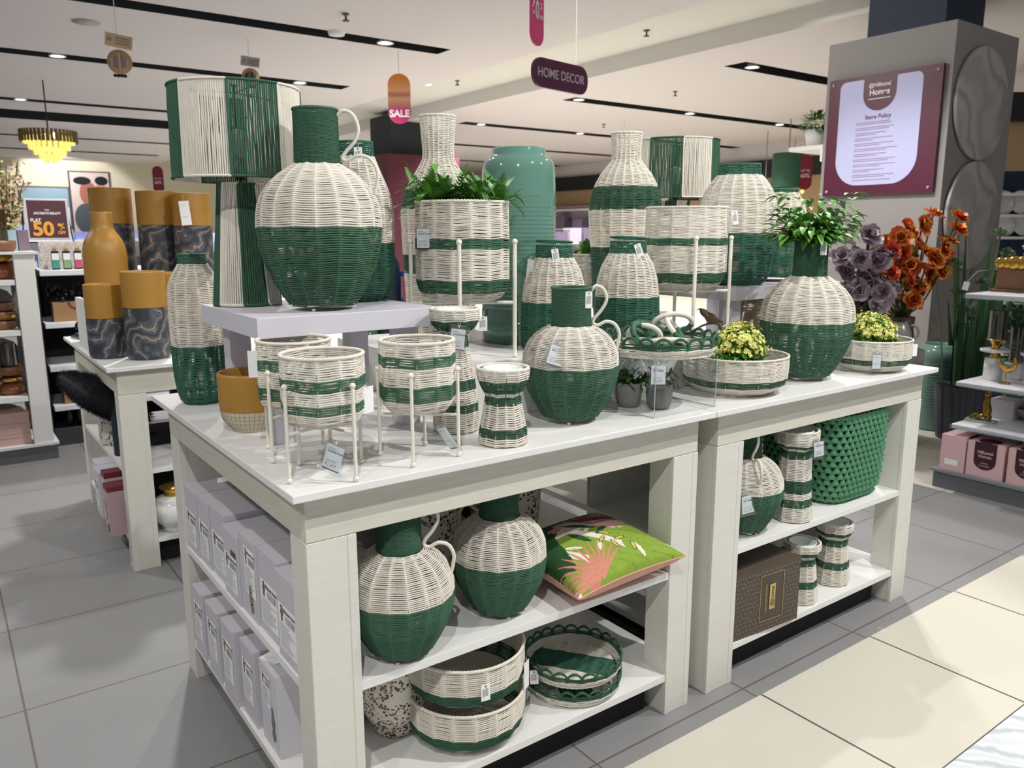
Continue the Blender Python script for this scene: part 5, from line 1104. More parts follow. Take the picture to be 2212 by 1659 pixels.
rp = ramp(nt, mr.outputs[0], [(0, '#c42f6c'), (.28, '#c94478'), (.38, '#cf8078'), (.5, '#d8a878'), (.58, '#b8695f'), (.66, '#d8a070'), (.9, '#c9742c')]); nt.links.new(rp.outputs[0], b.inputs['Base Color']); nt.links.new(rp.outputs[0], b.inputs['Emission Color']); b.inputs['Emission Strength'].default_value = .12
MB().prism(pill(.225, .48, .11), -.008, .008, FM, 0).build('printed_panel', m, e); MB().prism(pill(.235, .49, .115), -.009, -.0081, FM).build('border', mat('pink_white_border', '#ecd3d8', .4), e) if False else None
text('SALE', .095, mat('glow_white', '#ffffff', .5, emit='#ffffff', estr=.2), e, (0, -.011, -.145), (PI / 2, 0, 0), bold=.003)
MB().tube([(0, 0, .24), (0, 0, .46)], .003, 5).build('hanging_wire', wire, e)
e = E('discount_sign', 'hanging pink pill sign reading UP TO 60% OFF at the top', 'sign', (2.465, 2.486, 2.555), rad(22))
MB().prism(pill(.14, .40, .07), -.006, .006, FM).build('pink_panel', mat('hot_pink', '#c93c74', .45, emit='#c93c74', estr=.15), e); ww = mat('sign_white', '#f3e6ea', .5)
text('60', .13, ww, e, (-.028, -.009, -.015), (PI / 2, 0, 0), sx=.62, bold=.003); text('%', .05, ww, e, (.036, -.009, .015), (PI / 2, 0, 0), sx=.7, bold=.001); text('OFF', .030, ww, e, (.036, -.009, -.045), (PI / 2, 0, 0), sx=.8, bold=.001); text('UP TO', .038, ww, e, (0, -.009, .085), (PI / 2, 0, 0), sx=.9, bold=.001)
MB().tube([(0, 0, .2), (0, 0, .545)], .001, 5).build('hanging_wire', wire, e)
e = E('department_sign', 'hanging plum pill sign reading HOME DECOR', 'sign', (3.40, 3.414, 2.425), rad(11))
MB().prism(pill(.62, .20, .09), -.012, .012, FM).build('plum_panel', plum, e, bevel=.001); text('HOME DECOR', .088, mat('sign_lettering', '#cdbfc8', .5), e, (0, -.0135, 0), (PI / 2, 0, 0), bold=.001, sx=.93)
MB().tube([(-.18, 0, .1), (-.18, 0, .66)], .0005, 4).tube([(.18, 0, .1), (.18, 0, .66)], .0005, 4).build('hanging_wire', wire, e)
def hanger(label, loc, rz, board, disc, L):
    e = E('hanging_ornament_sign', label, 'sign', loc, rz, 'hanging board and round ornament signs')
    MB().box(-.085, .085, -.01, .01, .03, .115).build('board', board, e, rot=(0, rad(8), 0)); p = MB()
    for i in range(3): p.box(-.02, .07, -.012, -.0105, .05 + .018 * i, .058 + .018 * i)
    p.box(-.07, -.045, -.012, -.0105, .06, .085).build('board_print', mat('faded_print', '#8a8070', .7), e, rot=(0, rad(8), 0))
    MB().lathe([(-.012, 0), (-.012, .08), (.012, .08), (.012, 0)], 30).build('round_panel', mat('tan_disc', '#b08f62', .6), e, loc=(.005, 0, -.065), rot=(PI / 2, 0, 0))
    d = MB()
    for i in range(7): d.box(-.05 + .016 * i, -.038 + .016 * i, -.0175, -.0125, -.12 + .01 * abs(3 - i), -.01 - .012 * abs(3 - i), i % 3)
    d.build('painted_bottles', disc, e)
    q = MB()
    for i in range(4): q.lathe([(-.012, 0), (-.008, .010), (0, .012), (.008, .010), (.012, 0)], 10, 0, (-.03 + .021 * i, 0, -.155))
    q.build('beads', black, e); MB().tube([(0, 0, .11), (0, 0, L)], .003, 5).build('hanging_wire', wire, e)
hanger('tan hanging board with round ornament, upper left of the picture', (.743, 4.989, 2.54), rad(-10), mat('tan_board', '#c2ab84', .6), [mat('pale_bottle', '#a9a6b4', .5), mat('grey_bottle', '#77808c', .5), mat('orange_bottle', '#b8713c', .5)], .56)
hanger('grey hanging board with dark round ornament left of top centre', (2.172, 6.533, 2.82), rad(-28), mat('grey_board', '#a9a4a3', .6), [mat('teal_bottle', '#3f6a70', .5), black, mat('brown_bottle', '#6a5a3a', .5)], .28)
for (x, y, z, l) in ((9.0, 8.6, 2.38, 'small dark red hanging pill sign by the right tall vase neck'), (3.6, 16.9, 2.4, 'small dark red hanging pill sign left of the big lampshade'), (11.1, 6.6, 2.25, 'tiny maroon hanging sign behind the striped shade')):
    e = E('small_hanging_sign', l, 'sign', (x, y, z), rad(-36), 'small dark red hanging signs'); MB().prism(pill(.22, .55, .11), -.01, .01, FM).build('panel', mat('dark_red_panel', '#7a2233', .5), e); text('UP TO', .05, ww, e, (0, -.013, .02), (PI / 2, 0, 0)); text('60%', .09, ww, e, (0, -.013, -.06), (PI / 2, 0, 0)); MB().tube([(0, 0, .27), (0, 0, 3.1 - z)], .004, 4).build('hanging_wire', wire, e)

# chandelier
e = E('chandelier', 'tiered glass chandelier with gold rim glowing yellow, far left', 'chandelier', (.86, 10.03, 2.52)); e.scale = (.86, .86, .86); gl = mat('lit_glass', '#fff3a0', .3, emit='#f5e27a', estr=.75); gg = mat('chandelier_gold', '#7d6a30', .35, metal=.7)
q = MB()
for i in range(44):
    a = i * 2 * PI / 44; q.box(-.018, .018, -.004, .004, -.16, .0, 0, Matrix.Translation((.36 * math.cos(a), .36 * math.sin(a), 0)) @ Matrix.Rotation(a + PI / 2, 4, 'Z'))
q.build('gold_rods', gg, e)
for k_, (rr, z) in enumerate(((.31, -.13), (.25, -.21), (.19, -.28), (.13, -.34), (.07, -.39))):
    q = MB(); n = int(rr * 90)
    for i in range(n):
        a = i * 2 * PI / n; q.lathe([(-.10, 0), (-.10, .014), (-.05, .018), (0, .016), (0, 0)], 8, 0, (rr * math.cos(a), rr * math.sin(a), z + .05))
    q.build('glass_tier', gl, e)
MB().tube([(0, 0, 0), (0, 0, .674)], .01, 6).tube([(-.34, 0, -.02), (.34, 0, -.02)], .006, 6).tube([(0, -.34, -.02), (0, .34, -.02)], .006, 6).build('rod_and_frame', mat('dark_bronze_rod', '#4a3f38', .5, metal=.5), e)
for dx in (-.06, .07): MB().lathe([(0, 0), (.01, .02), (.05, .022), (.09, 0)], 10, 0, (dx, 0, -.1)).build('bulb', lampm, e)

# ------------------------------------------------------------------ column dressing
e = E('store_policy_sign', 'maroon store policy board with pale lilac panel on the grey column', 'sign', (5.655, 2.215, 2.055))
SM = Matrix.Rotation(-PI / 2, 4, 'Z') @ FM   # local x runs along -y, local y up, faces -x
w2, h2 = .455, .455
MB().prism([(-w2, -h2), (w2, -h2), (w2, h2), (-w2, h2)], 0.005, .03, SM).build('maroon_board', mat('magenta_maroon', '#531230', .45), e, bevel=.002)
cx = -.02; px = .335; o = [(-px + cx, .40)]
o = [(cx - .135, .405), (cx - px + .05, .405)] + [(cx - px + .05 - .05 * math.sin(t), .355 + .05 * math.cos(t)) for t in np.linspace(0, PI / 2, 6)][1:] + [(cx - px, -.18)] + [(cx - px + .20 - .20 * math.cos(t), -.20 - .20 * math.sin(t)) for t in np.linspace(0, PI / 2, 10)] + [(cx + px - .20 + .20 * math.sin(t), -.20 - .20 * math.cos(t)) for t in np.linspace(0, PI / 2, 10)] + [(cx + px, .355)] + [(cx + px - .05 + .05 * math.cos(t), .355 + .05 * math.sin(t)) for t in np.linspace(0, PI / 2, 6)][1:] + [(cx + .135, .405), (cx + .135, .29)] + [(cx + .135 * math.cos(t), .29 - .13 * math.sin(t)) for t in np.linspace(0, PI, 14)][1:-1] + [(cx - .135, .29)]
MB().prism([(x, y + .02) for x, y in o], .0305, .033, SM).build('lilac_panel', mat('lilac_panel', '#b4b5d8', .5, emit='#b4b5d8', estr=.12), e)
rr = (PI / 2, 0, -PI / 2); TX = lambda body, s, m, u, v, **k: text(body, s, m, e, (-.0345, -u, v), rr, **k)
lw_ = mat('logo_white', '#efe6ea', .5); TX('@Nilkamal', .040, lw_, cx, .372, name='brand_lettering', bold=.001); TX('Homes', .058, lw_, cx, .318, name='brand_lettering', bold=.0018); MB().box(-.0342, -.0335, -cx - .09, -cx + .09, .268, .274).build('tagline_print', lw_, e)
TX('Store Policy', .044, inkm, cx, .135, name='heading', bold=.0006)
f = MB(); r = np.random.default_rng(2); v = .095
while v > -.36:
    for j in range(2 if r.uniform() < .7 else 1):
        L = r.uniform(.12, .34) if j else r.uniform(.25, .36); f.add([(-.0335, -(cx - .18), v), (-.0335, -(cx - .18 + L), v), (-.0335, -(cx - .18 + L), v + .006), (-.0335, -(cx - .18), v + .006)], [(0, 1, 2, 3)], 0, False); v -= .0135
    v -= .013
f.build('policy_text_lines', mat('lilac_print', '#8f7a9c', .6), e)
for u in (-.42, .42):
    for v in (-.42, .42): MB().lathe([(0, .012), (.006, .012), (.008, 0)], 14).build('bolt', mat('steel_bolt', '#b9a9b0', .3, metal=.6), e, loc=(-.03, u, v), rot=(0, -PI / 2, 0))
mpl = swirl_mat('grey_marble_plate', '#aaa', [(0, '#a8a4a0'), (.2, '#b4b1ae'), (.7, '#bdbab9'), (.9, '#b6b2b0'), (1, '#9d9993')], 1.1, 9, .5, detail=6)
for z, x, l in ((2.255, 6.10, 'upper round grey marble plate on the column side'), (1.43, 6.12, 'lower round grey marble plate on the column side')):
    T(MB().lathe([(0, 0), (0, .40), (.004, .41), (.026, .41), (.03, .40), (.03, 0)], 64).build('round_marble_plate', mpl, loc=(x, 1.705, z), rot=(PI / 2, 0, 0)), l, 'wall plate', 'round marble plates on the column')
# wall panel on the far column
T(MB().prism(pill(.55, .8, .12), 0, .02, Matrix.Translation((5.625, 11.0, 1.85)) @ SM).build('rounded_wall_panel', mat('beige_panel', '#b3a898', .6)), 'rounded beige notice panel on the distant maroon column', 'sign')
# ------------------------------------------------------------------ rear table with glassware
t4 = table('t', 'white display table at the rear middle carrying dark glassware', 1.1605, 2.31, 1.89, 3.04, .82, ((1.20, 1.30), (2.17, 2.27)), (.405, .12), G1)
e = E('navy_bottle_vase', 'navy bottle vase with gold neck behind the tall left bottle vase', 'vase', (1.27, 2.07, .82))
MB().lathe([(0, 0), (0, .05), (.02, .06), (.3, .06), (.36, .05), (.40, .026)], 32).build('navy_body', mat('navy_glaze', '#101a2e', .15), e); MB().lathe([(.40, .026), (.42, .028), (.47, .024), (.475, .03), (.48, .024)], 28).build('gold_neck', gold, e); MB().lathe([(.48, .02), (.54, .018), (.55, .03), (.60, .028), (.6, 0)], 24).build('white_stopper', white, e)
e = E('green_glass_vase', 'round green glass vase behind the lantern on the lavender riser', 'vase', (1.17, 2.14, .82)); MB().lathe([(0, .03), (.02, .07), (.1, .115), (.2, .12), (.28, .09), (.32, .06), (.33, .062)], 36).build('glass_body', glass_mat('green_glass', '#6f9a7c', .15), e)
e = E('blue_handled_jug', 'teal jug with a royal blue curved handle behind the riser', 'jug', (1.42, 1.97, .82), rad(140)); MB().lathe([(0, 0), (0, .07), (.02, .09), (.2, .08), (.3, .05), (.34, .055)], 32).build('body', mat('slate_teal', '#3c6270', .4), e); MB().tube(smooth([(.06, 0, .29), (.12, 0, .30), (.14, 0, .22), (.10, 0, .12), (.088, 0, .06)], 24), .011, 8).build('handle', mat('royal_blue', '#1b2f8f', .35), e)
e = E('painted_face_vase', 'colourful abstract painted vase between the ochre vases and lamp base', 'vase', (.80, 2.78, .82)); mp = [mat('pv' + str(i), c, .3) for i, c in enumerate(('#d8b52c', '#c98f8f', '#26306e', '#2b2b33', '#6a8fb0'))]
b = MB(); pr_ = [(0, .06), (.08, .09), (.2, .11), (.34, .11), (.44, .085), (.5, .06)]
P = np.array([[(rr * math.cos(t), rr * math.sin(t), z) for t in np.linspace(0, 2 * PI, 33)[:-1]] for z, rr in zip(np.interp(np.linspace(0, 5, 21), range(6), [p[0] for p in pr_]), np.interp(np.linspace(0, 5, 21), range(6), [p[1] for p in pr_]))]); b.grid(P, False, True)
f_, m_, s_ = b.F[0]; I = np.arange(len(m_)); b.F[0] = (f_, ((np.sin((I % 32) * .7) + np.cos((I // 32) * .6)) * 1.3 + 2.4).astype(int) % 5, s_); b.build('body', mp, e)
for x, y, l, c, r1, h in ((1.62, 2.2, 'dark blue bottle on the rear middle table', '#1c2a55', .05, .25), (1.9, 2.1, 'amber glass bottle on the rear middle table', '#6b4a22', .05, .28), (2.15, 2.2, 'smoky grey bottle on the rear middle table', '#4a4a50', .05, .24)):
    T(MB().lathe([(0, 0), (0, r1), (h * .6, r1), (h * .75, r1 * .4), (h, r1 * .4), (h, 0)], 24).build('glass_bottle', mat('bottle_glass', c, .1), loc=(x, y, .82)), l, 'bottle')
pf = planter('small wicker planter with fern between the two ring handled lanterns', (1.574, 1.01, PL), .3, .078, .05, .245, [(.10, .125)], 12, .0022, .085, .17, .045, rad(20), GP)
fern('fern', 'dark fern in the small planter between the two lanterns', (1.574, 1.01, PL + .235), .03, 30, (.06, .11), 'artificial ferns', 16)

# ------------------------------------------------------------------ right hand rack
e = E('gondola_rack', 'white shelf rack on a grey plinth at the right edge of the picture', 'shelving', (3.66, .62, 0))
MB().box(0, 1.25, -2.3, 0, 0, .085).build('plinth', greyp, e); MB().box(-.012, 1.26, -2.3, .012, .0855, .10).build('base_board', mat('grey_base_board', '#84878a', .5), e)
for z in (.345, .565, 1.01): MB().box(.02, 1.2, -2.3, -.055, z - .024, z).build('shelf', shelfw, e, bevel=.006)
for i, z in enumerate((.345, .565, 1.01)): MB().box(.012, .018, -2.3, -.05, z - .026, z - .004).build('price_rail', clear, e)
MB().box(.58, .63, -2.25, -.6, .1005, 1.0).build('centre_panel', mat('rack_panel', '#55585b', .6), e)
arch = mat('dark_plum_print', '#35101f', .5)
def pinkbox(label, loc, rz):
    e = E('pink_gift_box', label, 'box', loc, rz, 'pink gift boxes with dark arch panels'); w, h, d = .172, .178, .16
    MB().box(0, d, -w / 2, w / 2, 0, h).build('box', pinkc, e, bevel=.001)
    M_ = Matrix.Translation((0, 0, 0)) @ SM; o = [(-.052, h + .001), (-.052, .085)] + [(-.052 * math.cos(t), .085 - .045 * math.sin(t)) for t in np.linspace(0, PI, 14)][1:-1] + [(.052, .085), (.052, h + .001)]
    MB().prism(o, .0003, .0012, M_).build('arch_print', arch, e)
    MB().lathe([(h + .0005, 0), (h + .0005, .052), (h + .0012, .052), (h + .0012, 0)], 24, 0, (.05, 0, 0), 1, 1).build('lid_print', arch, e)
    text('Nilkamal', .021, logo, e, (-.0022, 0, .128), (PI / 2, 0, -PI / 2), 'brand_lettering', bold=.0004); text('Homes', .021, logo, e, (-.0022, 0, .108), (PI / 2, 0, -PI / 2), 'brand_lettering', bold=.0004)
    text('Amelia', .012, logo, e, (-.0022, 0, .074), (PI / 2, 0, -PI / 2), 'range_lettering'); text('Collection', .012, logo, e, (-.0022, 0, .060), (PI / 2, 0, -PI / 2), 'range_lettering'); return e
logo = mat('box_lettering', '#c9a9b0', .5)
pk = pinkbox('pink gift box in the middle of the row on the rack plinth', (3.675, .385, .10), 0)
dup(pk, (3.675, .195, .10), None, 'pink gift box at the right edge of the row on the rack plinth', 'pink gift boxes with dark arch panels')
e = E('pink_gift_box', 'pink gift box turned sideways at the left end of rack plinth', 'box', (3.67, .54, .10), 0, 'pink gift boxes with dark arch panels')
MB().box(0, .172, -.06, .06, 0, .185).build('box', pinkc, e, bevel=.001); MB().box(-.001, 0, -.03, .035, .03, .06).build('white_label', paper, e)
MB().prism([(.035, .186), (.035, .09)] + [(.086 - .052 * math.cos(t), .09 - .045 * math.sin(t)) for t in np.linspace(0, PI, 14)][1:-1] + [(.138, .09), (.138, .186)], .0603, .0612, FM).build('arch_print', arch, e)
for x, y, l in ((3.87, .53, 'pink gift box behind the sideways one on the plinth'), (3.86, .35, 'pink gift box in the second row of the rack plinth')): dup(pk, (x, y, .10), None, l, 'pink gift boxes with dark arch panels')
# rack shelf goods
e = E('gold_dog_figurine', 'gold dog figurine stretching on the lower shelf of the rack', 'figurine', (3.84, .47, .345), rad(100)); gb = mat('old_gold', '#8a6d2f', .25, metal=.9)
b = MB().tube(smooth([(.0, 0, .13), (.004, 0, .10), (-.002, 0, .07), (.0, 0, .045), (.012, 0, .03)], 16), np.interp(np.arange(17), [0, 5, 10, 16], [.013, .019, .021, .016])[:len(smooth([(.0, 0, .13), (.004, 0, .10), (-.002, 0, .07), (.0, 0, .045), (.012, 0, .03)], 16))], 10)
b.lathe([(-.018, 0), (-.012, .014), (0, .018), (.012, .015), (.02, 0)], 12, 0, (0, 0, .145)); b.tube([(-.008, .008, .158), (-.011, .014, .182)], [.006, .001], 6).tube([(-.008, -.008, .158), (-.011, -.014, .182)], [.006, .001], 6)
for y in (-.016, .016): b.tube(smooth([(.0, y, .05), (-.015, y * 1.2, .03), (-.012, y * 1.3, .012)], 8), .007, 7).tube(smooth([(.012, y, .035), (.03, y, .03), (.045, y, .012)], 8), .009, 7)
b.tube(smooth([(.02, 0, .03), (.05, 0, .035), (.075, 0, .014)], 10), .008, 7); b.build('body', gb, e); MB().box(-.045, .09, -.04, .04, 0, .012).build('glass_base', mat('glass_base', '#9fb0ab', .1), e)
e = E('succulent_bowl', 'low beige bowl of dark green succulents on the rack', 'potted plant', (4.12, .33, .345)); MB().lathe([(0, 0), (0, .07), (.02, .11), (.06, .135), (.065, .13), (.05, .12), (.05, 0)], 40).build('bowl', mat('beige_stone', '#a69a86', .7), e)
a = MB(); r_ = np.random.default_rng(12)
for i in range(120):
    az = r_.uniform(0, 6.28); q = r_.uniform(0, .1); leafquad(a, np.array([q * math.cos(az), q * math.sin(az), .05]), np.array([math.cos(az) * .7, math.sin(az) * .7, r_.uniform(.4, 1.4)]), np.array([0, 0, 1.]), r_.uniform(.03, .06), .012, int(i % 2), .2)
a.build('leaves', [leafd, leafm], e)
e = E('white_package', 'white carton behind the gold dog on the rack', 'box', (3.98, .47, .345)); MB().box(0, .12, -.07, .05, 0, .10).build('box', lavbox, e)
def mholder(label, loc):
    e = E('marble_hurricane', label, 'candle holder', loc, 0, 'marble and gold hurricane holders')
    MB().lathe([(0, 0), (0, .044), (.002, .045), (.112, .042), (.114, 0)], 36).build('marble_base', marble, e)
    MB().lathe([(.114, .02), (.125, .024), (.135, .016), (.146, .02)], 28).build('gold_stem', gold, e); MB().lathe([(.146, 0), (.146, .066), (.150, .069), (.158, .069), (.160, .066), (.160, 0)], 36).build('marble_disc', marble, e)
    MB().lathe([(.16, .02), (.175, .016), (.185, .020), (.20, .030), (.206, .047), (.21, .047), (.21, 0)], 28).build('gold_cup', gold, e); MB().lathe([(.211, .041), (.355, .042)], 28).build('smoked_glass', glassd, e); return e
mh = mholder('marble and gold hurricane with smoked glass, left on the rack shelf', (3.87, .475, .565)); dup(mh, (3.87, .285, .565), None, 'marble and gold hurricane with smoked glass at the right edge', 'marble and gold hurricane holders')
e = E('glass_plant_vase', 'smoked glass cylinder of green leaves on a white cube pot', 'vase', (3.98, .42, .565)); MB().box(-.042, .042, -.042, .042, 0, .085).build('white_cube', marble, e, bevel=.003); MB().lathe([(.086, .036), (.27, .036)], 24).build('glass', glassd, e)
a = MB()
for i in range(70):
    az = r_.uniform(0, 6.28); p = np.array([r_.normal(0, .02), r_.normal(0, .02), r_.uniform(.26, .34)]); leafquad(a, p, r_.normal(0, 1, 3), r_.normal(0, 1, 3), .035, .02, 0)
a.tube([(0, 0, .09), (0, 0, .3)], .003, 5); a.build('leaves', leafd, e)
e = E('gold_bird_ornament', 'curved gold ornament between the two marble hurricanes', 'ornament', (3.80, .385, .565), rad(60)); MB().tube(smooth([(-.05, 0, .14), (-.055, 0, .10), (-.02, 0, .075), (.03, 0, .085), (.06, 0, .12)], 20), [.004 + .011 * math.sin(PI * i / 20) for i in range(len(smooth([(-.05, 0, .14), (-.055, 0, .10), (-.02, 0, .075), (.03, 0, .085), (.06, 0, .12)], 20)))], 8).tube([(0, 0, .0), (0, 0, .08)], .004, 6).lathe([(0, 0), (0, .025), (.006, .025), (.006, 0)], 18).build('body', gold, e)
e = E('heart_bookend', 'wooden block with polished gold hearts on the top rack shelf', 'ornament', (3.96, .47, 1.01), rad(10)); wd = mat('walnut_block', '#8a6347', .5, var=.15, scale=10)
MB().box(-.05, .05, -.085, .085, 0, .014).box(-.035, .035, -.065, .065, .0142, .13).build('wooden_block', wd, e, bevel=.001)
hb = MB()
for cy_, cz_, s in ((.035, .145, .03), (-.03, .145, .038)):
    for sg in (-1, 1): hb.lathe([(s * math.sin(t), s * math.cos(t)) for t in np.linspace(-PI / 2, PI / 2, 12)], 20, 0, (-.03, cy_ + sg * s * .5, cz_), .8, 1)
    hb.lathe([(-s * 1.0, 0), (-s * .6, s * .6), (s * .0, s * 1.1), (s * .5, s * .6), (s * .6, 0)], 20, 0, (-.03, cy_, cz_), .6, 1)
hb.build('gold_hearts', gold, e)
e = E('potted_hyacinth', 'white hyacinths in a pale pot on the top rack shelf', 'potted plant', (4.02, .30, 1.01)); MB().lathe([(0, 0), (0, .05), (.11, .06), (.11, .05), (.09, 0)], 30).build('pot', mat('pale_stone_pot', '#b5b2ad', .7), e)
a, w = MB(), MB()
for i in range(50):
    az = r_.uniform(0, 6.28); leafquad(a, np.array([0, 0, .1]), np.array([math.cos(az), math.sin(az), r_.uniform(.5, 2)]), np.array([0, 0, 1.]), r_.uniform(.1, .18), .014, 0, .4)
for dx, dy in ((-.03, .09), (-.05, .04), (0, .0), (-.01, .06), (-.06, .11)):
    for j in range(26): w.lathe([(-.009, 0), (0, .011), (.009, 0)], 6, 0, (dx + r_.normal(0, .010), dy + r_.normal(0, .010), .21 + (j / 26 - .5) * .07))
a.build('leaves', leafm, e); w.build('white_blossoms', mat('white_petals', '#e4e6da', .6), e)

# ------------------------------------------------------------------ floor ware behind the rack
e = E('teal_floor_vase', 'teal glazed floor vase with ribbed body standing behind the rack', 'vase', (4.94, 1.26, 0)); pv2 = [(0, 0), (0, .125), (.01, .133)]
for i in range(22):
    z = .02 + i * .02; pv2 += [(z, .139), (z + .012, .139), (z + .016, .137)]
MB().lathe(pv2 + [(.47, .141), (.52, .132), (.545, .118), (.555, .102), (.575, .10), (.57, .09), (.5, .09)], 56).build('body', mat('teal_floor_glaze', '#76988b', .12, var=.2, scale=10), e)
e = E('tall_wood_planter', 'tall tapered tan wooden planter behind the white watering can', 'planter', (4.93, 1.66, 0)); MB().lathe([(0, 0), (0, .10), (1.05, .17), (1.05, .15), (.9, .14), (.9, 0)], 30).build('body', mat('tan_veneer', '#8a7058', .55, var=.1, scale=6, stretch=(1, 1, .2)), e)
e = E('watering_can', 'pale enamel watering can on a grey stand at the table end', 'watering can', (4.30, 1.22, .0), rad(-36)); MB().lathe([(.0, 0), (0, .16), (.60, .16), (.60, 0)], 30).build('stand', mat('grey_stand', '#77736f', .6), e)
MB().lathe([(.601, 0), (.601, .085), (.70, .08), (.75, .06), (.77, .045), (.77, .04)], 30).build('can', mat('enamel', '#a8a49f', .3, metal=.3), e); t_ = np.linspace(-1.4, 1.6, 14); MB().tube(np.stack([.085 + .045 * np.cos(t_), 0 * t_, .70 + .045 * np.sin(t_)], 1), .008, 8).build('handle', mat('enamel_handle', '#b5b1ac', .3), e)
e = E('grey_fluted_planter', 'dark grey fluted planter behind the gold dog', 'planter', (4.80, 1.0, 0)); b = MB(); a_ = np.linspace(0, 2 * PI, 97)[:-1]; fl_ = 1 + .035 * np.sin(a_ * 24)
b.grid(np.array([[(rr * f * math.cos(t), rr * f * math.sin(t), z) for t, f in zip(a_, fl_)] for z, rr in ((0, .15), (.35, .19), (.35, .17), (.3, 0))]), False, True).build('body', mat('slate_grey_planter', '#4d4f57', .6), e)
st, lv, bl = MB(), MB(), MB()
for i in range(34):
    az = r_.uniform(0, 6.28); q = .05 + r_.uniform(0, .12); hh = r_.uniform(.5, 1.0); p1 = np.array([q * 1.6 * math.cos(az), q * 1.6 * math.sin(az), .3 + hh]); P_ = smooth([(q * math.cos(az), q * math.sin(az), .28), (q * 1.2 * math.cos(az), q * 1.2 * math.sin(az), .3 + hh * .5), tuple(p1)], 10)
    s_ = np.cross([0, 0, 1], [math.cos(az), math.sin(az), 0]); w_ = np.interp(np.linspace(0, 1, len(P_)), [0, .4, 1], [.014, .020, .003]); lv.grid(np.stack([P_ - s_ * w_[:, None], P_ + s_ * w_[:, None]], 1))
e = E('artichoke_stalks', 'tall green artichoke flower stalks growing from the grey planter', 'plant', (4.80, 1.0, 0)); lv.build('blade_leaves', mat('deep_leaf', '#24502a', .5, var=.2, scale=8), e)
sage = [mat('pale_sage', '#7f9577', .6), mat('sage', '#5d7a58', .6)]
for (a_r, hh) in ((-.16, 1.12), (-.12, .95), (.10, 1.30), (.16, 1.18), (.13, 1.05), (-.1, .84), (.02, 1.0)):
    x, y = a_r * .81, -a_r * .587; st.tube([(x * .3, y * .3, .3), (x * .8, y * .8, hh * .7), (x, y, hh)], .007, 6)
    bl = MB()
    for j in range(34):
        d = r_.normal(0, 1, 3); d /= np.linalg.norm(d); d[2] = abs(d[2]) * .8; leafquad(bl, np.array([x, y, hh - .02]) + d * .012, d, np.array([0, 0, 1.]), .045, .03, int(r_.integers(0, 2)), -.4)
    bl.build('flower_head', sage, e)
st.build('stems', stemm, e)
T(MB().box(-.018, .018, -.001, .001, -.025, .025).tube([(0, 0, .025), (.06, .03, .10), (.14, .06, .12)], .001, 4).build('hang_tag', paper, loc=(4.55, .96, .99), rot=(0, .2, rad(-36))), 'white square tag hanging on the artichoke stalks', 'price tag')

def blossoms(label, loc, pts, size, c1, c2, c3, cat, seed, stemh, name):
    """pts: (across, up) offsets from loc, across runs along the shop aisle"""
    r = np.random.default_rng(seed); e = E(name, label, cat, loc); pt, st, ct = MB(), MB(), MB()
    for (a, b) in pts:
        pt = MB()
        c = np.array([a * .81, -a * .587, b]) + np.array([.587, .81, 0]) * r.normal(0, .05)
        st.tube(smooth([tuple(c), (c[0] * .55, c[1] * .55, (c[2] - stemh) * .5 - .05), (0, 0, -stemh)], 10), .0055, 5)
        ax = np.array([c[0] * .5 - .3, c[1] * .5 - .55, b * .6 + .35]) + r.normal(0, .35, 3); ax /= np.linalg.norm(ax); s = np.cross(ax, r.normal(0, 1, 3)); s /= np.linalg.norm(s); t = np.cross(ax, s)
        for ring, (npt, op, L) in enumerate(((6, .95, 1.0), (5, .5, .85), (3, .2, .6))):
            for q in range(npt):
                an = q * 2 * PI / npt + ring * .6; rd = s * math.cos(an) + t * math.sin(an); side = np.cross(ax, rd); sz = size * L * r.uniform(.8, 1.15)
                P = []
                for k_, (u, w) in enumerate(((0, .12), (.35, .42), (.7, .48), (1, .2))):
                    cc = c + ax * sz * (u * (1 - op * .55) ) + rd * sz * (u * (op * .9) + .05) - ax * sz * .25 * op * u * u * 1.2
                    P.append([cc - side * sz * w + ax * sz * .1, cc - ax * sz * .05, cc + side * sz * w + ax * sz * .1])
                pt.grid(P, m=np.array([0, int(ring > 0), 2 if r.uniform() < .75 else 0]))
        pt.build('blossom', [c1, c2, c3], e)
    st.build('stems', mat('brown_green_stem', '#3d4426', .7), e); return e
op = [(-.17, -.03), (-.13, .10), (-.08, .15), (-.02, .20), (.06, .235), (.16, .29), (.24, .27), (.27, .20), (.24, .12), (-.20, .05), (-.05, .06), (.03, .11), (.10, .07), (.18, .09), (.22, .03), (-.14, -.10), (-.07, -.04), (.0, -.02), (.07, -.04), (.13, -.07), (.20, -.05), (-.01, -.12), (.06, -.15), (-.06, -.17), (.12, -.16), (.02, -.23), (.08, -.26), (-.16, -.20), (-.22, -.12), (-.27, .02), (.0, .04), (.14, .02)]
o1 = mat('orange_petal', '#dd5a28', .6, var=.25, scale=30); o2 = mat('red_petal', '#8e2318', .6, var=.2, scale=30); o3 = mat('yellow_orange_petal', '#f2ab48', .6, var=.2, scale=30)
blossoms('big bunch of orange and red artificial blossoms before the grey column', (4.50, 1.304, 1.12), op, .078, o1, o2, o3, 'flowers', 3, .35, 'orange_flower_bunch')
r_ = np.random.default_rng(21); pp = [(r_.uniform(-.20, .16), r_.uniform(-.22, .20)) for _ in range(40)]; pp = [(a + .03 * (b < 0), b) for a, b in pp if (a / .21) ** 2 + (b / .23) ** 2 < 1.15]
blossoms('bunch of dusty mauve artificial blossoms left of the orange ones', (4.07, 1.358, 1.10), pp, .078, mat('mauve_petal', '#a8909f', .65, var=.25, scale=30), mat('dark_mauve_petal', '#7a6472', .65, var=.2, scale=30), mat('pale_mauve_petal', '#d3c4ce', .65, var=.15, scale=30), 'flowers', 5, .35, 'mauve_flower_bunch')
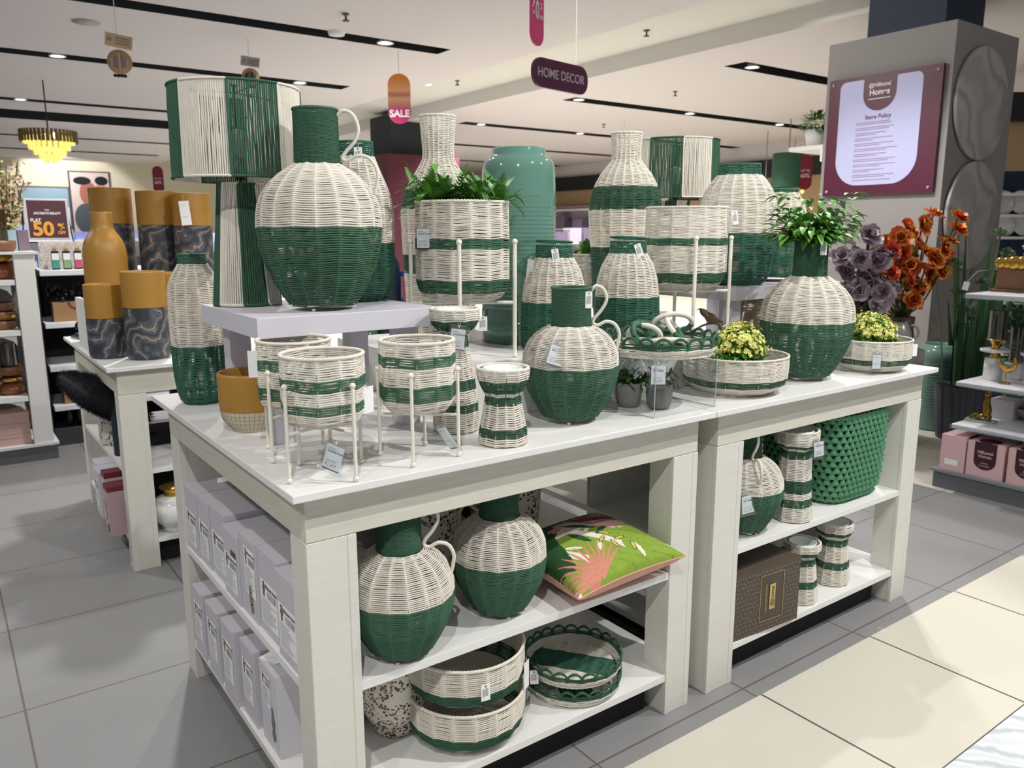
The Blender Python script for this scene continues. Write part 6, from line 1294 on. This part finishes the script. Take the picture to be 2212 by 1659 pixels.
blossoms('few red blossoms scattered between mauve and orange bunches', (4.22, 1.30, 1.08), [(.02, .12), (.06, -.02), (-.02, -.10), (.04, -.17), (-.12, .04), (.12, -.06), (-.04, -.2)], .065, o1, o2, o1, 'flowers', 9, .35, 'red_flower_spray')
for n_, x, y, z, r0, l in (('floor_vase', 4.50, 1.304, .78, .10, 'dark brown floor vase holding the orange blossoms'), ('floor_vase', 4.07, 1.358, .76, .10, 'pale grey floor vase holding the mauve blossoms')):
    T(MB().lathe([(0, 0), (0, r0), (z * .5, r0 * 1.15), (z * .9, r0 * .7), (z, r0 * .75), (z, r0 * .6)], 30).build(n_, mat('fv', '#4d4038' if 'dark' in l else '#8b8782', .5), loc=(x, y, 0)), l, 'vase', 'floor vases of artificial flowers')
T(MB().lathe([(0, 0), (0, .035), (.77, .04), (.77, .03)], 20).build('slim_vase', mat('slim_vase', '#5a524b', .5), loc=(4.22, 1.30, 0)), 'slim dark floor vase between the two flower vases', 'vase')
# dense dark greenery behind the rack
g = MB(); r_ = np.random.default_rng(31)
for i in range(1500):
    p = np.array([r_.uniform(5.2, 6.9), r_.uniform(.75, 1.35), 0]); p[2] = r_.uniform(.1, 1.05 - .25 * abs(math.sin(p[0] * 4))); 
    leafquad(g, p, r_.normal(0, 1, 3), r_.normal(0, 1, 3), r_.uniform(.05, .09), .035, int(r_.integers(0, 2)))
T(g.build('artificial_foliage', [mat('shade_leaf', '#1d3a20', .5), mat('shade_leaf_b', '#2c5230', .5)]), 'dense dark artificial foliage on the floor behind the rack', 'foliage', kind='stuff')

# ------------------------------------------------------------------ far right shelves of white plates
e = E('plate_cabinet', 'tall shelf cabinet of white plates beyond the grey column', 'shelving', (9.35, 3.05, 0), rad(-36))
MB().box(0, 2.2, .3, .34, 0, 2.0, 0).box(0, 2.2, .28, .3, 2.0, 2.75, 1).build('back', [mat('navy_panel', '#1b2a4a', .6), m_tan], e); MB().box(0, 2.2, .1, .34, 2.55, 2.85).build('black_header', m_fascia, e)
for z in (.5, .9, 1.25, 1.50, 1.74): MB().box(0, 2.2, 0, .3, z - .03, z).build('shelf', shelfw, e)
pl0 = T(MB().lathe([(0, 0), (.002, .07), (.012, .135), (.016, .135), (.006, .07)], 30).build('white_plate', white, loc=(9.50, 3.07, 1.64), rot=(rad(80), 0, rad(-36))), 'leftmost white plate on the upper of the two plate shelves', 'plate', 'white plates on the far shelves')
for a, z, l in ((.30, 1.50, 'second white plate from the left on the upper of two plate shelves'), (.12, 1.25, 'leftmost white plate on the lower plate shelf'), (.34, 1.25, 'second white plate on the lower plate shelf'), (.5, 1.50, 'third white plate from the left on the upper plate shelf'), (.56, 1.25, 'third white plate on the lower plate shelf')): dup(pl0, (9.40 + a * .81 + .07, 3.17 - a * .587, z + .14), label=l, group='white plates on the far shelves')
T(MB().lathe([(0, 0), (.004, .12), (.012, .12)], 30).build('patterned_plate', swirl_mat('yellow_blue_plate', '#d8c35a', [(0, '#d8c860'), (.5, '#5f93b0'), (1, '#d8d2a0')], 6, 3), loc=(9.50, 3.09, 1.88), rot=(rad(80), 0, rad(-36))), 'yellow and blue patterned plate on the upper far shelf', 'plate')
# colourful display on the far right wall
e = E('far_display_shelves', 'distant lit shelves of assorted goods seen between the tall vases', 'shelving', (13.4, 15.3, 0)); MB().box(.3, .35, -1.0, 1.6, 0, 2.0).build('back', mat('pale_display_back', '#b9a8b4', .7), e)
for z in (.5, .95, 1.4, 1.9): MB().box(0, .3, -1.0, 1.6, z - .04, z).build('shelf', shelfw, e)
r_ = np.random.default_rng(6); ORD = ['first', 'second', 'third', 'fourth', 'fifth', 'sixth', 'seventh', 'eighth', 'ninth', 'tenth', 'eleventh', 'twelfth', 'thirteenth']; CN = ['periwinkle', 'pale mauve', 'orange', 'charcoal', 'light blue', 'blush', 'grey violet']
cs = [mat('goods_' + str(i), c, .5) for i, c in enumerate(('#8a93d0', '#c7b3c4', '#d59b4a', '#3e4150', '#9fb6dd', '#d9cfd6', '#7a6b86'))]
for z in (.5, .95, 1.4):
    y = -.9; k_ = 0
    while y < 1.5:
        w = r_.uniform(.2, .4); c_ = int(r_.integers(0, 7)); T(MB().box(0, .2, 0, w, 0, r_.uniform(.15, .38)).build('goods_box', cs[c_], loc=(13.42, 15.3 + y, z)), '%s box, %s from the right on the %s distant display shelf' % (CN[c_], ORD[k_], {.5: 'lowest', .95: 'middle', 1.4: 'upper'}[z]), 'box', 'boxes on the distant shelves'); y += w + .04; k_ += 1
# pendants and fern shelf
e = E('pendant_lamp', 'hanging dark green drum pendant lamp behind the rear lantern', 'pendant lamp', (11.05, 6.89, 2.019)); MB().lathe([(0, .252), (.54, .247), (.542, .243), (0, .246)], 40).build('drum_shade', mat('pendant_green', '#33604a', .7), e); MB().tube([(0, 0, .5), (0, 0, H - 2.019)], .008, 6).build('cord', mat('grey_cord', '#5d5a58', .6), e)
e = E('pendant_lamp', 'faint hanging cord lamp left of the green pendant, gold bulb holder', 'pendant lamp', (11.971, 8.011, 1.798)); MB().tube([(0, 0, .08), (0, 0, H - 1.798)], .006, 6).build('cord', mat('grey_cord', '#5d5a58', .6), e); MB().lathe([(0, .0), (.0, .05), (.16, .03)], 14).build('holder', gold, e)
e = E('gold_cluster_lamp', 'small gold cluster lamp glowing beside the green pendant', 'pendant lamp', (13.375, 8.422, 2.006)); q = MB()
for i in range(9): q.lathe([(-.05, 0), (0, .05), (.05, 0)], 8, 0, tuple(r_.normal(0, .1, 3)))
q.build('glass_balls', mat('lit_amber', '#f2d9a0', .3, emit='#f6d890', estr=1.2), e); MB().tube([(0, 0, .0), (0, 0, H - 2.006)], .008, 5).build('cord', gold, e)
e = E('wall_shelf', 'white wall shelf beside the column carrying a small potted fern', 'shelf', (5.665, 2.725, 1.99)); MB().box(0, .65, 0, .33, 0, .035).box(.0, .65, .0, .02, -.10, 0).build('board', white, e)
e = E('potted_fern', 'small potted bush in white pot on the wall shelf', 'potted plant', (5.87, 2.93, 2.026)); MB().lathe([(0, 0), (0, .075), (.15, .1), (.15, .085), (.13, 0)], 28).build('pot', white, e); a = MB()
for i in range(260): d = r_.normal(0, 1, 3); d /= np.linalg.norm(d); leafquad(a, np.array([0, 0, .20]) + d * np.array([.13, .13, .09]) * r_.uniform(.4, 1), d, np.array([0, 0, 1.]), .05, .02, int(i % 2))
a.build('leaves', [leafd, leafy], e)
# far shop fittings between the ceiling and the tables
for x, y, w, d, h, l in ((2.2, 9.5, 1.6, .8, 1.1, 'gondola behind the ochre vases'), (7.6, 8.6, 2.2, .9, 1.15, 'gondola behind the teal vase'), (.6, 13.5, 2.4, .8, 1.2, 'gondola by the far wall')):
    e = E('gondola_unit', 'low white shop ' + l, 'shelving', (x, y, 0)); MB().box(0, w, 0, d, 0, .1).box(0, w, d / 2 - .02, d / 2 + .02, .1, h).build('body', shelfw, e)
    for z in (.4, .75, h): MB().box(0, w, .05, d - .05, z - .03, z).build('shelf', shelfw, e)
    for z, sh in ((.75, 'lower'), (h, 'top')):
        xx = .08; k_ = 0
        while xx < w - .2:
            ww = r_.uniform(.15, .3); c_ = int(r_.integers(0, 7)); T(MB().box(0, ww, 0, .18, 0, r_.uniform(.12, .26)).build('goods_box', cs[c_], loc=(x + xx, y + .08, z + .001)), '%s box, %s from left on %s level of %s' % (CN[c_], ORD[k_], sh, l), 'box', 'boxes on ' + l); xx += ww + .05; k_ += 1
